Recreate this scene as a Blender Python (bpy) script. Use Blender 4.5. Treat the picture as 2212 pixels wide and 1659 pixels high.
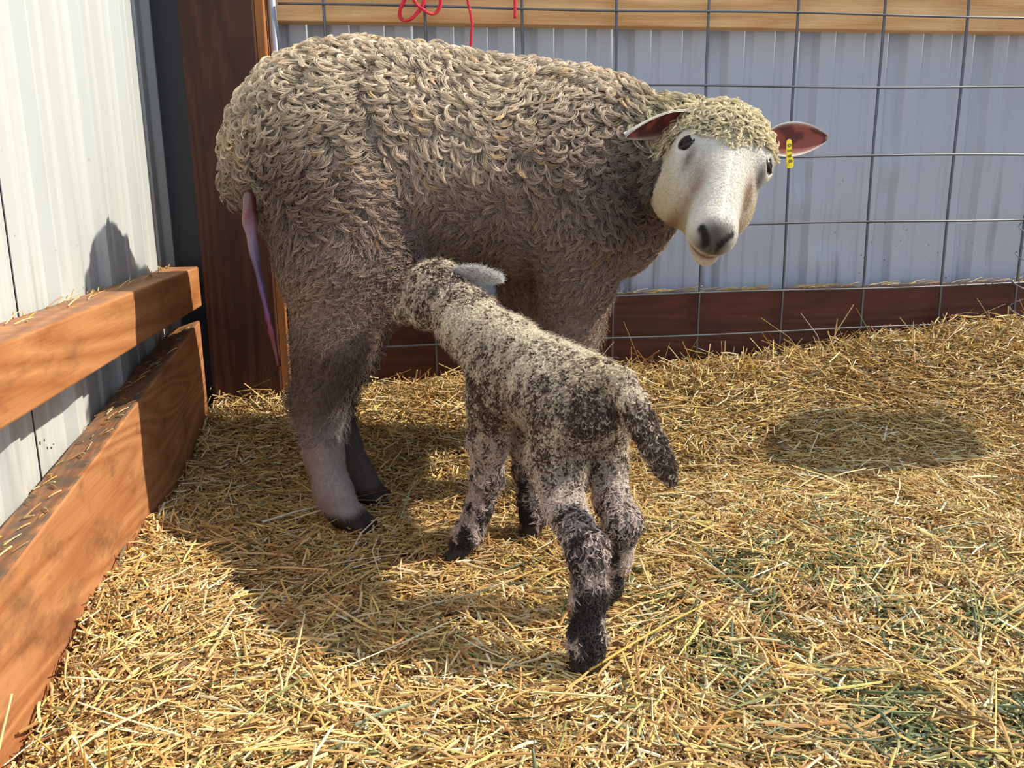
import bpy, math
import numpy as np
from mathutils import Matrix, Vector

for o in list(bpy.data.objects):
    bpy.data.objects.remove(o)
scene = bpy.context.scene
COL = scene.collection
rng = np.random.default_rng(7)

# ------------------------------------------------------------------ camera
YAW, PITCH, ROLL, FPX = math.radians(8.52), math.radians(12.59), math.radians(-0.8), 1834.0
CAM = np.array([0.0, 0.0, 0.52])
FWD = np.array([math.sin(YAW) * math.cos(PITCH), math.cos(YAW) * math.cos(PITCH), -math.sin(PITCH)])
_r = np.array([math.cos(YAW), -math.sin(YAW), 0.0])
_u = np.cross(_r, FWD)
RGT = _r * math.cos(ROLL) + _u * math.sin(ROLL)
UPV = -_r * math.sin(ROLL) + _u * math.cos(ROLL)
cam = bpy.data.cameras.new('camera')
cam.sensor_width = 36.0
cam.lens = FPX / 2212 * 36.0
cam.clip_start = 0.02
camo = bpy.data.objects.new('camera', cam)
COL.objects.link(camo)
M = Matrix.Identity(4)
for i in range(3):
    M[i][0], M[i][1], M[i][2], M[i][3] = RGT[i], UPV[i], -FWD[i], CAM[i]
camo.matrix_world = M
scene.camera = camo

# ------------------------------------------------------------------ light
scene.view_settings.view_transform = 'Standard'
scene.view_settings.look = 'None'
scene.view_settings.gamma = 1.0
scene.view_settings.use_curve_mapping = False
scene.view_settings.exposure = 0.16
scene.cycles.max_bounces = 6
scene.cycles.diffuse_bounces = 3
scene.cycles.glossy_bounces = 2
scene.cycles.transmission_bounces = 2
scene.cycles.use_denoising = True

world = bpy.data.worlds.new('World')
scene.world = world
world.use_nodes = True
wn, wl = world.node_tree.nodes, world.node_tree.links
wn.clear()
bg = wn.new('ShaderNodeBackground')
out = wn.new('ShaderNodeOutputWorld')
bg.inputs[0].default_value = (0.70, 0.81, 1.0, 1)
bg.inputs[1].default_value = 0.80
wl.new(bg.outputs[0], out.inputs[0])

SUN_DIR = Vector((-1.0, 0.05, -0.93)).normalized()      # direction the sunlight travels
sun = bpy.data.lights.new('sun', 'SUN')
sun.energy = 5.2
sun.color = (1.0, 0.93, 0.80)
sun.angle = math.radians(0.8)
suno = bpy.data.objects.new('sun', sun)
suno.rotation_euler = SUN_DIR.to_track_quat('-Z', 'Y').to_euler()
suno.location = (3, 1, 3)
COL.objects.link(suno)

# ------------------------------------------------------------------ helpers
def sl(r, g, b):
    f = lambda c: (c / 255 / 12.92) if c / 255 <= 0.04045 else ((c / 255 + 0.055) / 1.055) ** 2.4
    return np.array([f(r), f(g), f(b)])

def tag(o, label=None, cat=None, group=None, kind=None):
    if label: o['label'] = label
    if cat: o['category'] = cat
    if group: o['group'] = group
    if kind: o['kind'] = kind
    return o

def empty(name, loc=(0, 0, 0)):
    o = bpy.data.objects.new(name, None)
    o.location = loc
    o.empty_display_size = 0.05
    COL.objects.link(o)
    return o

def mesh_obj(name, V, F, mat, parent=None, col=None, smooth=True, extra=None):
    """V (n,3), F: (m,4) or (m,3) array or list of such arrays"""
    V = np.asarray(V, np.float32)
    Fs = F if isinstance(F, list) else [F]
    Fs = [np.asarray(f, np.int32) for f in Fs if len(f)]
    me = bpy.data.meshes.new(name)
    me.vertices.add(len(V))
    me.vertices.foreach_set('co', V.ravel())
    nl = sum(f.size for f in Fs)
    npoly = sum(len(f) for f in Fs)
    me.loops.add(nl)
    me.loops.foreach_set('vertex_index', np.concatenate([f.ravel() for f in Fs]))
    me.polygons.add(npoly)
    tot = np.concatenate([np.full(len(f), f.shape[1], np.int32) for f in Fs])
    st = np.concatenate([[0], np.cumsum(tot)[:-1]]).astype(np.int32)
    me.polygons.foreach_set('loop_start', st)
    me.polygons.foreach_set('loop_total', tot)
    me.polygons.foreach_set('use_smooth', np.full(npoly, smooth))
    me.update(calc_edges=True)
    if col is not None:
        a = me.attributes.new('col', 'FLOAT_COLOR', 'POINT')
        c = np.ones((len(V), 4), np.float32)
        c[:, :3] = col
        a.data.foreach_set('color', c.ravel())
    if mat: me.materials.append(mat)
    o = bpy.data.objects.new(name, me)
    COL.objects.link(o)
    if parent is not None:
        o.parent = parent
        if parent.type == 'EMPTY':
            o.location = -parent.location
    return o

def combine(parts):
    V, F, C, n = [], {}, [], 0
    for p in parts:
        v, fs = p[0], p[1]
        for f in (fs if isinstance(fs, list) else [fs]):
            f = np.asarray(f)
            if len(f): F.setdefault(f.shape[1], []).append(f + n)
        V.append(v)
        if len(p) > 2: C.append(p[2])
        n += len(v)
    return np.concatenate(V), [np.concatenate(F[k]) for k in F], (np.concatenate(C) if C else None)

def box(x0, x1, y0, y1, z0, z1):
    v = np.array([[x, y, z] for x in (x0, x1) for y in (y0, y1) for z in (z0, z1)], float)
    f = np.array([[0, 1, 3, 2], [4, 6, 7, 5], [0, 4, 5, 1], [2, 3, 7, 6], [0, 2, 6, 4], [1, 5, 7, 3]])
    return v, f

def tube(P, R, n=8, caps=True):
    """tube along polyline P with radius R (scalar or per point)"""
    P = np.asarray(P, float); k = len(P)
    R = np.broadcast_to(np.asarray(R, float), (k,))
    T = np.gradient(P, axis=0); T /= np.linalg.norm(T, axis=1)[:, None] + 1e-12
    ref = np.array([0, 0, 1.0]) if abs(T[0][2]) < 0.9 else np.array([1.0, 0, 0])
    A = []
    a = np.cross(T[0], ref); a /= np.linalg.norm(a)
    for t in T:
        a = a - t * (a @ t); a /= np.linalg.norm(a); A.append(a)
    A = np.array(A); B = np.cross(T, A)
    th = np.linspace(0, 2 * np.pi, n, endpoint=False)
    V = P[:, None] + R[:, None, None] * (A[:, None] * np.cos(th)[None, :, None] + B[:, None] * np.sin(th)[None, :, None])
    V = V.reshape(-1, 3)
    i = np.arange(k - 1)[:, None] * n; j = np.arange(n)[None]
    F = np.stack([i + j, i + (j + 1) % n, i + n + (j + 1) % n, i + n + j], -1).reshape(-1, 4)
    if caps:
        V = np.concatenate([V, P[:1], P[-1:]])
        c0, c1 = len(V) - 2, len(V) - 1
        j = np.arange(n)
        T1 = np.stack([np.full(n, c0), (j + 1) % n, j], -1)
        T2 = np.stack([np.full(n, c1), (k - 1) * n + j, (k - 1) * n + (j + 1) % n], -1)
        return V, [F, np.concatenate([T1, T2])]
    return V, [F]

def crom(P, n=8):
    """smooth a control polyline (Catmull-Rom)"""
    P = np.asarray(P, float)
    Q = np.concatenate([[2 * P[0] - P[1]], P, [2 * P[-1] - P[-2]]])
    outp = []
    for i in range(1, len(Q) - 2):
        t = np.linspace(0, 1, n, endpoint=False)[:, None]
        a, b, c, d = Q[i - 1], Q[i], Q[i + 1], Q[i + 2]
        outp.append(0.5 * (2 * b + (c - a) * t + (2 * a - 5 * b + 4 * c - d) * t ** 2 + (3 * b - a - 3 * c + d) * t ** 3))
    outp.append(P[-1:])
    return np.concatenate(outp)

_NK = np.random.default_rng(3).normal(size=(24, 3)); _NK /= np.linalg.norm(_NK, axis=1)[:, None]
_NP = np.random.default_rng(4).uniform(0, 6.28, 24)
def noise(P, freq, seed=0, octs=1):
    """cheap smooth noise of about -1..1"""
    P = np.asarray(P); s = 0; amp = 1; tot = 0
    for o in range(octs):
        v = 0
        Pw = P * freq * 2 ** o
        for i in range(6):
            k = (i + seed * 5 + o * 7) % 24
            q = (i * 7 + seed * 3 + 5 + o) % 24
            v = v + np.sin(Pw @ _NK[k] * (1 + 0.23 * i) + _NP[k] + 1.7 * np.sin(Pw @ _NK[q] * 0.7 + _NP[q]))
        s = s + amp * v / 3.2; tot += amp; amp *= 0.5
    return s / tot

def sstep(a, b, x):
    t = np.clip((x - a) / (b - a), 0, 1)
    return t * t * (3 - 2 * t)

def norm(v):
    v = np.asarray(v, float)
    return v / np.linalg.norm(v)

# ------------------------------------------------------------------ signed-distance bodies
class SDF:
    def __init__(s, lo, hi, h):
        s.lo = np.array(lo, float); s.h = h
        s.n = np.ceil((np.array(hi) - s.lo) / h).astype(int) + 1
        s.D = np.full(s.n, 0.5, np.float32)
    def _win(s, lo, hi):
        a = np.clip(np.floor((lo - s.lo) / s.h).astype(int), 0, s.n)
        b = np.clip(np.ceil((hi - s.lo) / s.h).astype(int) + 1, 0, s.n)
        ax = [(s.lo[i] + s.h * np.arange(a[i], b[i])).astype(np.float32) for i in range(3)]
        return (slice(a[0], b[0]), slice(a[1], b[1]), slice(a[2], b[2])), ax[0][:, None, None], ax[1][None, :, None], ax[2][None, None, :]
    def _merge(s, w, d, k, sub):
        D = s.D[w]
        if sub:
            h = np.maximum(k - np.abs(-D - d), 0) / k
            s.D[w] = -(np.minimum(-D, d) - h * h * k * 0.25)
        else:
            h = np.maximum(k - np.abs(D - d), 0) / k
            s.D[w] = np.minimum(D, d) - h * h * k * 0.25
    def ell(s, c, r, k=0.03, ax=None, sub=False):
        c = np.array(c, float); r = np.array(r, float); m = r.max() + k + 0.02
        w, X, Y, Z = s._win(c - m, c + m)
        X = X - c[0]; Y = Y - c[1]; Z = Z - c[2]
        if ax is None: ax = np.eye(3)
        q = [(X * a[0] + Y * a[1] + Z * a[2]) for a in ax]
        k0 = np.sqrt(sum((q[i] / r[i]) ** 2 for i in range(3)))
        k1 = np.sqrt(sum((q[i] / r[i] ** 2) ** 2 for i in range(3))) + 1e-6
        s._merge(w, k0 * (k0 - 1) / k1, k, sub)
    def cap(s, a, b, ra, rb, k=0.03, sub=False):
        a = np.array(a, float); b = np.array(b, float); m = max(ra, rb) + k + 0.02
        w, X, Y, Z = s._win(np.minimum(a, b) - m, np.maximum(a, b) + m)
        d = b - a; L = d @ d
        t = np.clip(((X - a[0]) * d[0] + (Y - a[1]) * d[1] + (Z - a[2]) * d[2]) / L, 0, 1)
        dist = np.sqrt((X - a[0] - t * d[0]) ** 2 + (Y - a[1] - t * d[1]) ** 2 + (Z - a[2] - t * d[2]) ** 2)
        s._merge(w, dist - (ra + (rb - ra) * t), k, sub)
    def chain(s, P, R, k=0.02):
        for i in range(len(P) - 1):
            s.cap(P[i], P[i + 1], R[i], R[i + 1], k)
    def mesh(s, smooth=2):
        """surface nets"""
        D = s.D; n = D.shape
        neg = D < 0
        corners = [(i, j, k) for i in (0, 1) for j in (0, 1) for k in (0, 1)]
        sh = lambda A, c: A[c[0]:n[0] - 1 + c[0], c[1]:n[1] - 1 + c[1], c[2]:n[2] - 1 + c[2]]
        cnt = sum(sh(neg, c).astype(np.int8) for c in corners)
        act = np.argwhere((cnt > 0) & (cnt < 8))
        idx = np.full((n[0] - 1, n[1] - 1, n[2] - 1), -1, np.int32)
        idx[act[:, 0], act[:, 1], act[:, 2]] = np.arange(len(act))
        acc = np.zeros((len(act), 3)); num = np.zeros(len(act))
        vals = {c: D[act[:, 0] + c[0], act[:, 1] + c[1], act[:, 2] + c[2]] for c in corners}
        for c in corners:
            for ax in range(3):
                if c[ax] == 0:
                    c2 = list(c); c2[ax] = 1; c2 = tuple(c2)
                    va, vb = vals[c], vals[c2]
                    x = (va < 0) != (vb < 0)
                    t = np.where(x, va / np.where(x, va - vb, 1), 0)
                    p = np.tile(np.array(c, float), (len(act), 1)); p[:, ax] = t
                    acc += np.where(x[:, None], p, 0); num += x
        V = s.lo + s.h * (act + acc / num[:, None])
        F = []
        for ax in range(3):
            o1, o2 = [(1, 2), (2, 0), (0, 1)][ax]
            A = [slice(0, n[i] - 1) if i == ax else slice(1, n[i] - 1) for i in range(3)]
            B = [slice(1, n[i]) if i == ax else slice(1, n[i] - 1) for i in range(3)]
            na, nb = neg[tuple(A)], neg[tuple(B)]
            for flip, m in ((False, na & ~nb), (True, nb & ~na)):
                e = np.argwhere(m)
                e = e + [0 if i == ax else 1 for i in range(3)]
                def g(d1, d2):
                    q = e.copy(); q[:, o1] -= d1; q[:, o2] -= d2
                    return idx[q[:, 0], q[:, 1], q[:, 2]]
                q = np.stack([g(0, 0), g(1, 0), g(1, 1), g(0, 1)], -1)
                F.append(q[:, ::-1] if flip else q)
        F = np.concatenate(F)
        for _ in range(smooth):
            V = lap(V, F)
        return V, F

def lap(V, F, f=0.5):
    n = len(V); S = np.zeros((n, 3)); c = np.zeros(n)
    for i in range(4):
        a, b = F[:, i], F[:, (i + 1) % 4]
        for d in range(3):
            S[:, d] += np.bincount(a, V[b, d], n) + np.bincount(b, V[a, d], n)
        c += np.bincount(a, minlength=n) + np.bincount(b, minlength=n)
    return V * (1 - f) + f * S / c[:, None]

def vnormals(V, F):
    N = np.zeros_like(V)
    fn = np.cross(V[F[:, 2]] - V[F[:, 0]], V[F[:, 3]] - V[F[:, 1]])
    for i in range(4):
        for d in range(3):
            N[:, d] += np.bincount(F[:, i], fn[:, d], len(V))
    return N / (np.linalg.norm(N, axis=1)[:, None] + 1e-12)

def sample_surface(V, F, N, count, rg):
    """area weighted samples on a quad mesh: points, normals"""
    fn = np.cross(V[F[:, 2]] - V[F[:, 0]], V[F[:, 3]] - V[F[:, 1]])
    ar = np.linalg.norm(fn, axis=1); cs = np.cumsum(ar); cs /= cs[-1]
    # stratified so that roots spread evenly
    order = np.argsort(np.round(V[F[:, 0], 0] / 0.02) * 1000 + V[F[:, 0], 2])
    ar2 = ar[order]; cs = np.cumsum(ar2) / ar2.sum()
    f = order[np.searchsorted(cs, (np.arange(count) + rg.random(count)) / count).clip(0, len(F) - 1)]
    u, v = rg.random((2, count, 1))
    q = F[f]
    bl = lambda A: (A[q[:, 0]] * (1 - u) + A[q[:, 1]] * u) * (1 - v) + (A[q[:, 3]] * (1 - u) + A[q[:, 2]] * u) * v
    P = bl(V); n = bl(N); n /= np.linalg.norm(n, axis=1)[:, None]
    return P, n

def hair_obj(name, P, R, C, mat, parent):
    """P (n,k,3) strand points, R (n,k) radii, C (n,3) colours -> one hair curves object"""
    n, k = P.shape[:2]
    h = bpy.data.hair_curves.new(name)
    h.add_curves([k] * n)
    h.attributes['position'].data.foreach_set('vector', P.astype(np.float32).ravel())
    a = h.attributes.get('radius') or h.attributes.new('radius', 'FLOAT', 'POINT')
    a.data.foreach_set('value', R.astype(np.float32).ravel())
    a = h.attributes.new('col', 'FLOAT_COLOR', 'CURVE')
    c = np.ones((n, 4), np.float32); c[:, :3] = C
    a.data.foreach_set('color', c.ravel())
    h.materials.append(mat)
    o = bpy.data.objects.new(name, h)
    COL.objects.link(o)
    if parent is not None:
        o.parent = parent
        if parent.type == 'EMPTY': o.location = -parent.location
    return o

def tangent_frame(N, D):
    """project direction D on the plane of N; returns t, b"""
    t = D - N * np.sum(D * N, 1)[:, None]
    l = np.linalg.norm(t, axis=1)[:, None]
    t = np.where(l > 1e-3, t / np.maximum(l, 1e-3), np.cross(N, [0.3, 0.8, 0.1]))
    t /= np.linalg.norm(t, axis=1)[:, None]
    return t, np.cross(N, t)

def locks(P, N, D, L, a0, a1, turn, rad, strands, K, sr, C, rg, cj=0.10, sink=0.002, flat=0.8):
    """curled wool locks: each rises at angle a0 from the skin, arches over to angle a1 and turns sideways by turn"""
    n = len(P)
    t, b = tangent_frame(N, D)
    s = np.linspace(0, 1, K)
    phi = turn[:, None] * s[None] ** 1.2
    al = a0[:, None] + (a1 - a0)[:, None] * s[None]
    T = np.cos(al)[..., None] * (np.cos(phi)[..., None] * t[:, None] + np.sin(phi)[..., None] * b[:, None]) + np.sin(al)[..., None] * N[:, None]
    core = np.concatenate([np.zeros((n, 1, 3)), np.cumsum(T * (L / (K - 1))[:, None, None], 1)[:, :-1]], 1) + P[:, None] - N[:, None] * sink
    side = -t[:, None] * np.sin(phi)[..., None] + b[:, None] * np.cos(phi)[..., None]
    nn = np.cross(T, side)
    prof = (0.7 + 0.9 * s) * (1 - s ** 2.2) + 0.06
    ang = rg.uniform(0, 2 * np.pi, (n, strands))[..., None] + rg.choice([-1, 1], n)[:, None, None] * 2.6 * s[None, None]
    rs = np.sqrt(rg.random((n, strands)))[..., None] * rad[:, None, None] * prof[None, None]
    st = core[:, None] + side[:, None] * (np.cos(ang) * rs)[..., None] + nn[:, None] * (np.sin(ang) * rs * flat)[..., None]
    R = sr * np.broadcast_to((1 - 0.55 * s)[None, None], (n, strands, K)) * (0.8 + 0.4 * rg.random((n, strands, 1)))
    Cc = C[:, None] * (1 + cj * rg.normal(size=(n, strands, 1)))
    return st.reshape(-1, K, 3), R.reshape(-1, K), np.clip(Cc.reshape(-1, 3), 0.004, 0.95)

def short_hair(P, N, D, L, lift, sr, K, C, rg, jit=0.35, cj=0.15):
    n = len(P)
    D = D + rg.normal(size=(n, 3)) * jit
    t, b = tangent_frame(N, D)
    s = np.linspace(0, 1, K)
    bend = rg.normal(size=(n, 1)) * 0.5
    x = L[:, None] * s; z = L[:, None] * lift[:, None] * np.sin(s * 1.7)[None] ; y = L[:, None] * bend * s ** 2
    st = P[:, None] + t[:, None] * x[..., None] + b[:, None] * y[..., None] + N[:, None] * (z - 0.0006)[..., None]
    R = sr * np.broadcast_to((1 - 0.7 * s)[None], (n, K))
    return st, R, np.clip(C * (1 + cj * rg.normal(size=(n, 1))), 0.004, 0.95)

# ------------------------------------------------------------------ materials
def mat_new(name):
    m = bpy.data.materials.new(name); m.use_nodes = True
    nt = m.node_tree; b = nt.nodes['Principled BSDF']
    return m, nt, b

def N_(nt, t, **kw):
    n = nt.nodes.new(t)
    for k, v in kw.items(): setattr(n, k, v)
    return n

def mat_attr(name, rough=0.6, spec=0.3, transl=0.0, sheen=0.0, bump=None, root=None):
    m, nt, b = mat_new(name)
    a = N_(nt, 'ShaderNodeAttribute', attribute_name='col')
    if root:          # tips bleached paler; dark roots and bright tips also paint shade and light
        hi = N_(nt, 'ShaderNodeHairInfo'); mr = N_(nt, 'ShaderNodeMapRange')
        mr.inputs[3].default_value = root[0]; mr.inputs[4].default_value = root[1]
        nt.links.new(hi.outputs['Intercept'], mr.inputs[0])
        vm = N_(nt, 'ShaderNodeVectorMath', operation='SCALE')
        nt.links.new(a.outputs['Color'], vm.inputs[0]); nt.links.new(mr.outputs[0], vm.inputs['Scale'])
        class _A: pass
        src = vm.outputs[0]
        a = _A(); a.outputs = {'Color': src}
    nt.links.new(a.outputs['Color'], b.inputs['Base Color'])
    b.inputs['Roughness'].default_value = rough
    b.inputs['Specular IOR Level'].default_value = spec
    b.inputs['Sheen Weight'].default_value = sheen
    if bump:
        tc = N_(nt, 'ShaderNodeTexCoord'); nz = N_(nt, 'ShaderNodeTexNoise')
        nz.inputs['Scale'].default_value = bump[0]; nz.inputs['Detail'].default_value = 6
        bp = N_(nt, 'ShaderNodeBump'); bp.inputs['Strength'].default_value = bump[1]; bp.inputs['Distance'].default_value = bump[2]
        nt.links.new(tc.outputs['Object'], nz.inputs['Vector']); nt.links.new(nz.outputs[0], bp.inputs['Height'])
        nt.links.new(bp.outputs[0], b.inputs['Normal'])
    if transl > 0:
        tr = N_(nt, 'ShaderNodeBsdfTranslucent'); mx = N_(nt, 'ShaderNodeMixShader')
        nt.links.new(a.outputs['Color'], tr.inputs[0]); mx.inputs[0].default_value = transl
        o = nt.nodes['Material Output']
        nt.links.new(b.outputs[0], mx.inputs[1]); nt.links.new(tr.outputs[0], mx.inputs[2]); nt.links.new(mx.outputs[0], o.inputs[0])
    return m

def mat_plain(name, c, rough=0.5, metal=0.0, spec=0.5, bump=None, var=None):
    m, nt, b = mat_new(name)
    b.inputs['Base Color'].default_value = (*c, 1)
    b.inputs['Roughness'].default_value = rough; b.inputs['Metallic'].default_value = metal
    b.inputs['Specular IOR Level'].default_value = spec
    tc = N_(nt, 'ShaderNodeTexCoord')
    if var is not None:
        nz = N_(nt, 'ShaderNodeTexNoise'); nz.inputs['Scale'].default_value = var[1]; nz.inputs['Detail'].default_value = 8
        cr = N_(nt, 'ShaderNodeValToRGB')
        cr.color_ramp.elements[0].position = 0.35; cr.color_ramp.elements[1].position = 0.68
        cr.color_ramp.elements[0].color = (*c, 1); cr.color_ramp.elements[1].color = (*var[0], 1)
        nt.links.new(tc.outputs['Object'], nz.inputs['Vector']); nt.links.new(nz.outputs[0], cr.inputs[0]); nt.links.new(cr.outputs[0], b.inputs['Base Color'])
    if bump:
        nz = N_(nt, 'ShaderNodeTexNoise'); nz.inputs['Scale'].default_value = bump[0]; nz.inputs['Detail'].default_value = 6
        bp = N_(nt, 'ShaderNodeBump'); bp.inputs['Strength'].default_value = bump[1]; bp.inputs['Distance'].default_value = bump[2]
        nt.links.new(tc.outputs['Object'], nz.inputs['Vector']); nt.links.new(nz.outputs[0], bp.inputs['Height']); nt.links.new(bp.outputs[0], b.inputs['Normal'])
    return m

def mat_wood(name, dark, light, axis, grime=0.4, gcol=(0.03, 0.02, 0.015), rings=7.0, rough=0.6, seed=0.0, dust=0.0, dcol=(0.17, 0.115, 0.078)):
    """grain runs along axis (0 x, 1 y, 2 z)"""
    m, nt, b = mat_new(name)
    L = nt.links.new
    tc = N_(nt, 'ShaderNodeTexCoord')
    mp = N_(nt, 'ShaderNodeMapping')
    sc = [1.0, 1.0, 1.0]; sc[axis] = 0.12
    mp.inputs['Scale'].default_value = sc; mp.inputs['Location'].default_value = (seed, seed * 1.3, seed * .7)
    L(tc.outputs['Object'], mp.inputs['Vector'])
    big = N_(nt, 'ShaderNodeTexNoise'); big.inputs['Scale'].default_value = 6; big.inputs['Detail'].default_value = 2; big.inputs['Distortion'].default_value = 0.6
    L(mp.outputs[0], big.inputs['Vector'])
    ml = N_(nt, 'ShaderNodeMath', operation='MULTIPLY'); ml.inputs[1].default_value = rings * 4
    L(big.outputs[0], ml.inputs[0])
    fr = N_(nt, 'ShaderNodeMath', operation='PINGPONG'); fr.inputs[1].default_value = 1.0
    L(ml.outputs[0], fr.inputs[0])
    mp2 = N_(nt, 'ShaderNodeMapping'); sc2 = [1.0] * 3; sc2[axis] = 0.03; mp2.inputs['Scale'].default_value = sc2
    L(tc.outputs['Object'], mp2.inputs['Vector'])
    fine = N_(nt, 'ShaderNodeTexNoise'); fine.inputs['Scale'].default_value = 260; fine.inputs['Detail'].default_value = 3
    L(mp2.outputs[0], fine.inputs['Vector'])
    ad = N_(nt, 'ShaderNodeMath', operation='MULTIPLY_ADD'); ad.inputs[1].default_value = 0.55
    L(fr.outputs[0], ad.inputs[0]); 
    f2 = N_(nt, 'ShaderNodeMath', operation='MULTIPLY'); f2.inputs[1].default_value = 0.6
    L(fine.outputs[0], f2.inputs[0]); L(f2.outputs[0], ad.inputs[2])
    cr = N_(nt, 'ShaderNodeValToRGB')
    cr.color_ramp.elements[0].position = 0.1; cr.color_ramp.elements[1].position = 0.95
    cr.color_ramp.elements[0].color = (*light, 1); cr.color_ramp.elements[1].color = (*dark, 1)
    L(ad.outputs[0], cr.inputs[0])
    # dirt stains
    st = N_(nt, 'ShaderNodeTexNoise'); st.inputs['Scale'].default_value = 11; st.inputs['Detail'].default_value = 10; st.inputs['Roughness'].default_value = 0.7
    mp3 = N_(nt, 'ShaderNodeMapping'); sc3 = [1.6] * 3; sc3[axis] = 0.8; mp3.inputs['Scale'].default_value = sc3
    mp3.inputs['Location'].default_value = (seed * 2, 3.1, seed)
    L(tc.outputs['Object'], mp3.inputs['Vector']); L(mp3.outputs[0], st.inputs['Vector'])
    sr = N_(nt, 'ShaderNodeValToRGB'); sr.color_ramp.elements[0].position = 0.50; sr.color_ramp.elements[1].position = 0.72
    sr.color_ramp.elements[1].color = (grime, grime, grime, 1); sr.color_ramp.elements[0].color = (0, 0, 0, 1)
    L(st.outputs[0], sr.inputs[0])
    mx = N_(nt, 'ShaderNodeMix', data_type='RGBA')
    L(sr.outputs[0], mx.inputs[0]); L(cr.outputs[0], mx.inputs[6]); mx.inputs[7].default_value = (*gcol, 1)
    last = mx.outputs[2]
    if dust > 0:      # settled dirt on the upward faces
        ge = N_(nt, 'ShaderNodeNewGeometry'); sx = N_(nt, 'ShaderNodeSeparateXYZ'); L(ge.outputs['True Normal'], sx.inputs[0])
        ng = N_(nt, 'ShaderNodeTexNoise'); ng.inputs['Scale'].default_value = 38; ng.inputs['Detail'].default_value = 8
        L(tc.outputs['Object'], ng.inputs['Vector'])
        a1 = N_(nt, 'ShaderNodeMapRange'); a1.inputs[1].default_value = 0.34; a1.inputs[2].default_value = 0.60; a1.inputs[4].default_value = dust; L(ng.outputs[0], a1.inputs[0])
        g1 = N_(nt, 'ShaderNodeMapRange'); g1.inputs[1].default_value = 0.6; g1.inputs[2].default_value = 0.85; L(sx.outputs[2], g1.inputs[0])
        mm = N_(nt, 'ShaderNodeMath', operation='MULTIPLY'); L(a1.outputs[0], mm.inputs[0]); L(g1.outputs[0], mm.inputs[1])
        m2 = N_(nt, 'ShaderNodeMix', data_type='RGBA'); L(mm.outputs[0], m2.inputs[0]); L(last, m2.inputs[6]); m2.inputs[7].default_value = (*dcol, 1)
        last = m2.outputs[2]
    L(last, b.inputs['Base Color'])
    b.inputs['Roughness'].default_value = rough; b.inputs['Specular IOR Level'].default_value = 0.3
    bp = N_(nt, 'ShaderNodeBump'); bp.inputs['Strength'].default_value = 0.5; bp.inputs['Distance'].default_value = 0.0012
    L(ad.outputs[0], bp.inputs['Height']); L(bp.outputs[0], b.inputs['Normal'])
    return m

def mat_sheet(name, c, dirt=0.35, streak_axis=2):
    """painted ribbed steel with drip stains, specks and mud splashes near the bottom"""
    m, nt, b = mat_new(name)
    L = nt.links.new
    tc = N_(nt, 'ShaderNodeTexCoord')
    mp = N_(nt, 'ShaderNodeMapping'); mp.inputs['Scale'].default_value = (1, 1, 0.07)
    L(tc.outputs['Object'], mp.inputs['Vector'])
    n1 = N_(nt, 'ShaderNodeTexNoise'); n1.inputs['Scale'].default_value = 42; n1.inputs['Detail'].default_value = 5
    L(mp.outputs[0], n1.inputs['Vector'])
    r1 = N_(nt, 'ShaderNodeValToRGB'); r1.color_ramp.elements[0].position = 0.56; r1.color_ramp.elements[1].position = 0.75
    L(n1.outputs[0], r1.inputs[0])
    sep = N_(nt, 'ShaderNodeSeparateXYZ'); L(tc.outputs['Object'], sep.inputs[0])
    mr = N_(nt, 'ShaderNodeMapRange'); mr.inputs[1].default_value = 0.62; mr.inputs[2].default_value = 0.28; mr.inputs[3].default_value = 0.12; mr.inputs[4].default_value = 1.0
    L(sep.outputs[2], mr.inputs[0])
    mu = N_(nt, 'ShaderNodeMath', operation='MULTIPLY'); L(r1.outputs[0], mu.inputs[0]); L(mr.outputs[0], mu.inputs[1])
    mu2 = N_(nt, 'ShaderNodeMath', operation='MULTIPLY'); L(mu.outputs[0], mu2.inputs[0]); mu2.inputs[1].default_value = dirt
    n2 = N_(nt, 'ShaderNodeTexVoronoi'); n2.inputs['Scale'].default_value = 75
    L(tc.outputs['Object'], n2.inputs['Vector'])
    n3 = N_(nt, 'ShaderNodeTexNoise'); n3.inputs['Scale'].default_value = 30; n3.inputs['Detail'].default_value = 2
    L(tc.outputs['Object'], n3.inputs['Vector'])
    lt = N_(nt, 'ShaderNodeMath', operation='LESS_THAN'); 
    th = N_(nt, 'ShaderNodeMapRange'); th.inputs[1].default_value = 0.55; th.inputs[2].default_value = 0.8; th.inputs[3].default_value = 0.0; th.inputs[4].default_value = 0.32
    L(n3.outputs[0], th.inputs[0]); L(n2.outputs[0], lt.inputs[0]); L(th.outputs[0], lt.inputs[1])
    mm = N_(nt, 'ShaderNodeMath', operation='MAXIMUM'); 
    sp = N_(nt, 'ShaderNodeMath', operation='MULTIPLY'); L(lt.outputs[0], sp.inputs[0]); L(mr.outputs[0], sp.inputs[1])
    L(sp.outputs[0], mm.inputs[0]); L(mu2.outputs[0], mm.inputs[1])
    mx = N_(nt, 'ShaderNodeMix', data_type='RGBA'); mx.inputs[6].default_value = (*c, 1); mx.inputs[7].default_value = (0.07, 0.055, 0.04, 1)
    L(mm.outputs[0], mx.inputs[0]); L(mx.outputs[2], b.inputs['Base Color'])
    b.inputs['Roughness'].default_value = 0.42
    b.inputs['Specular IOR Level'].default_value = 0.5
    return m

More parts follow.
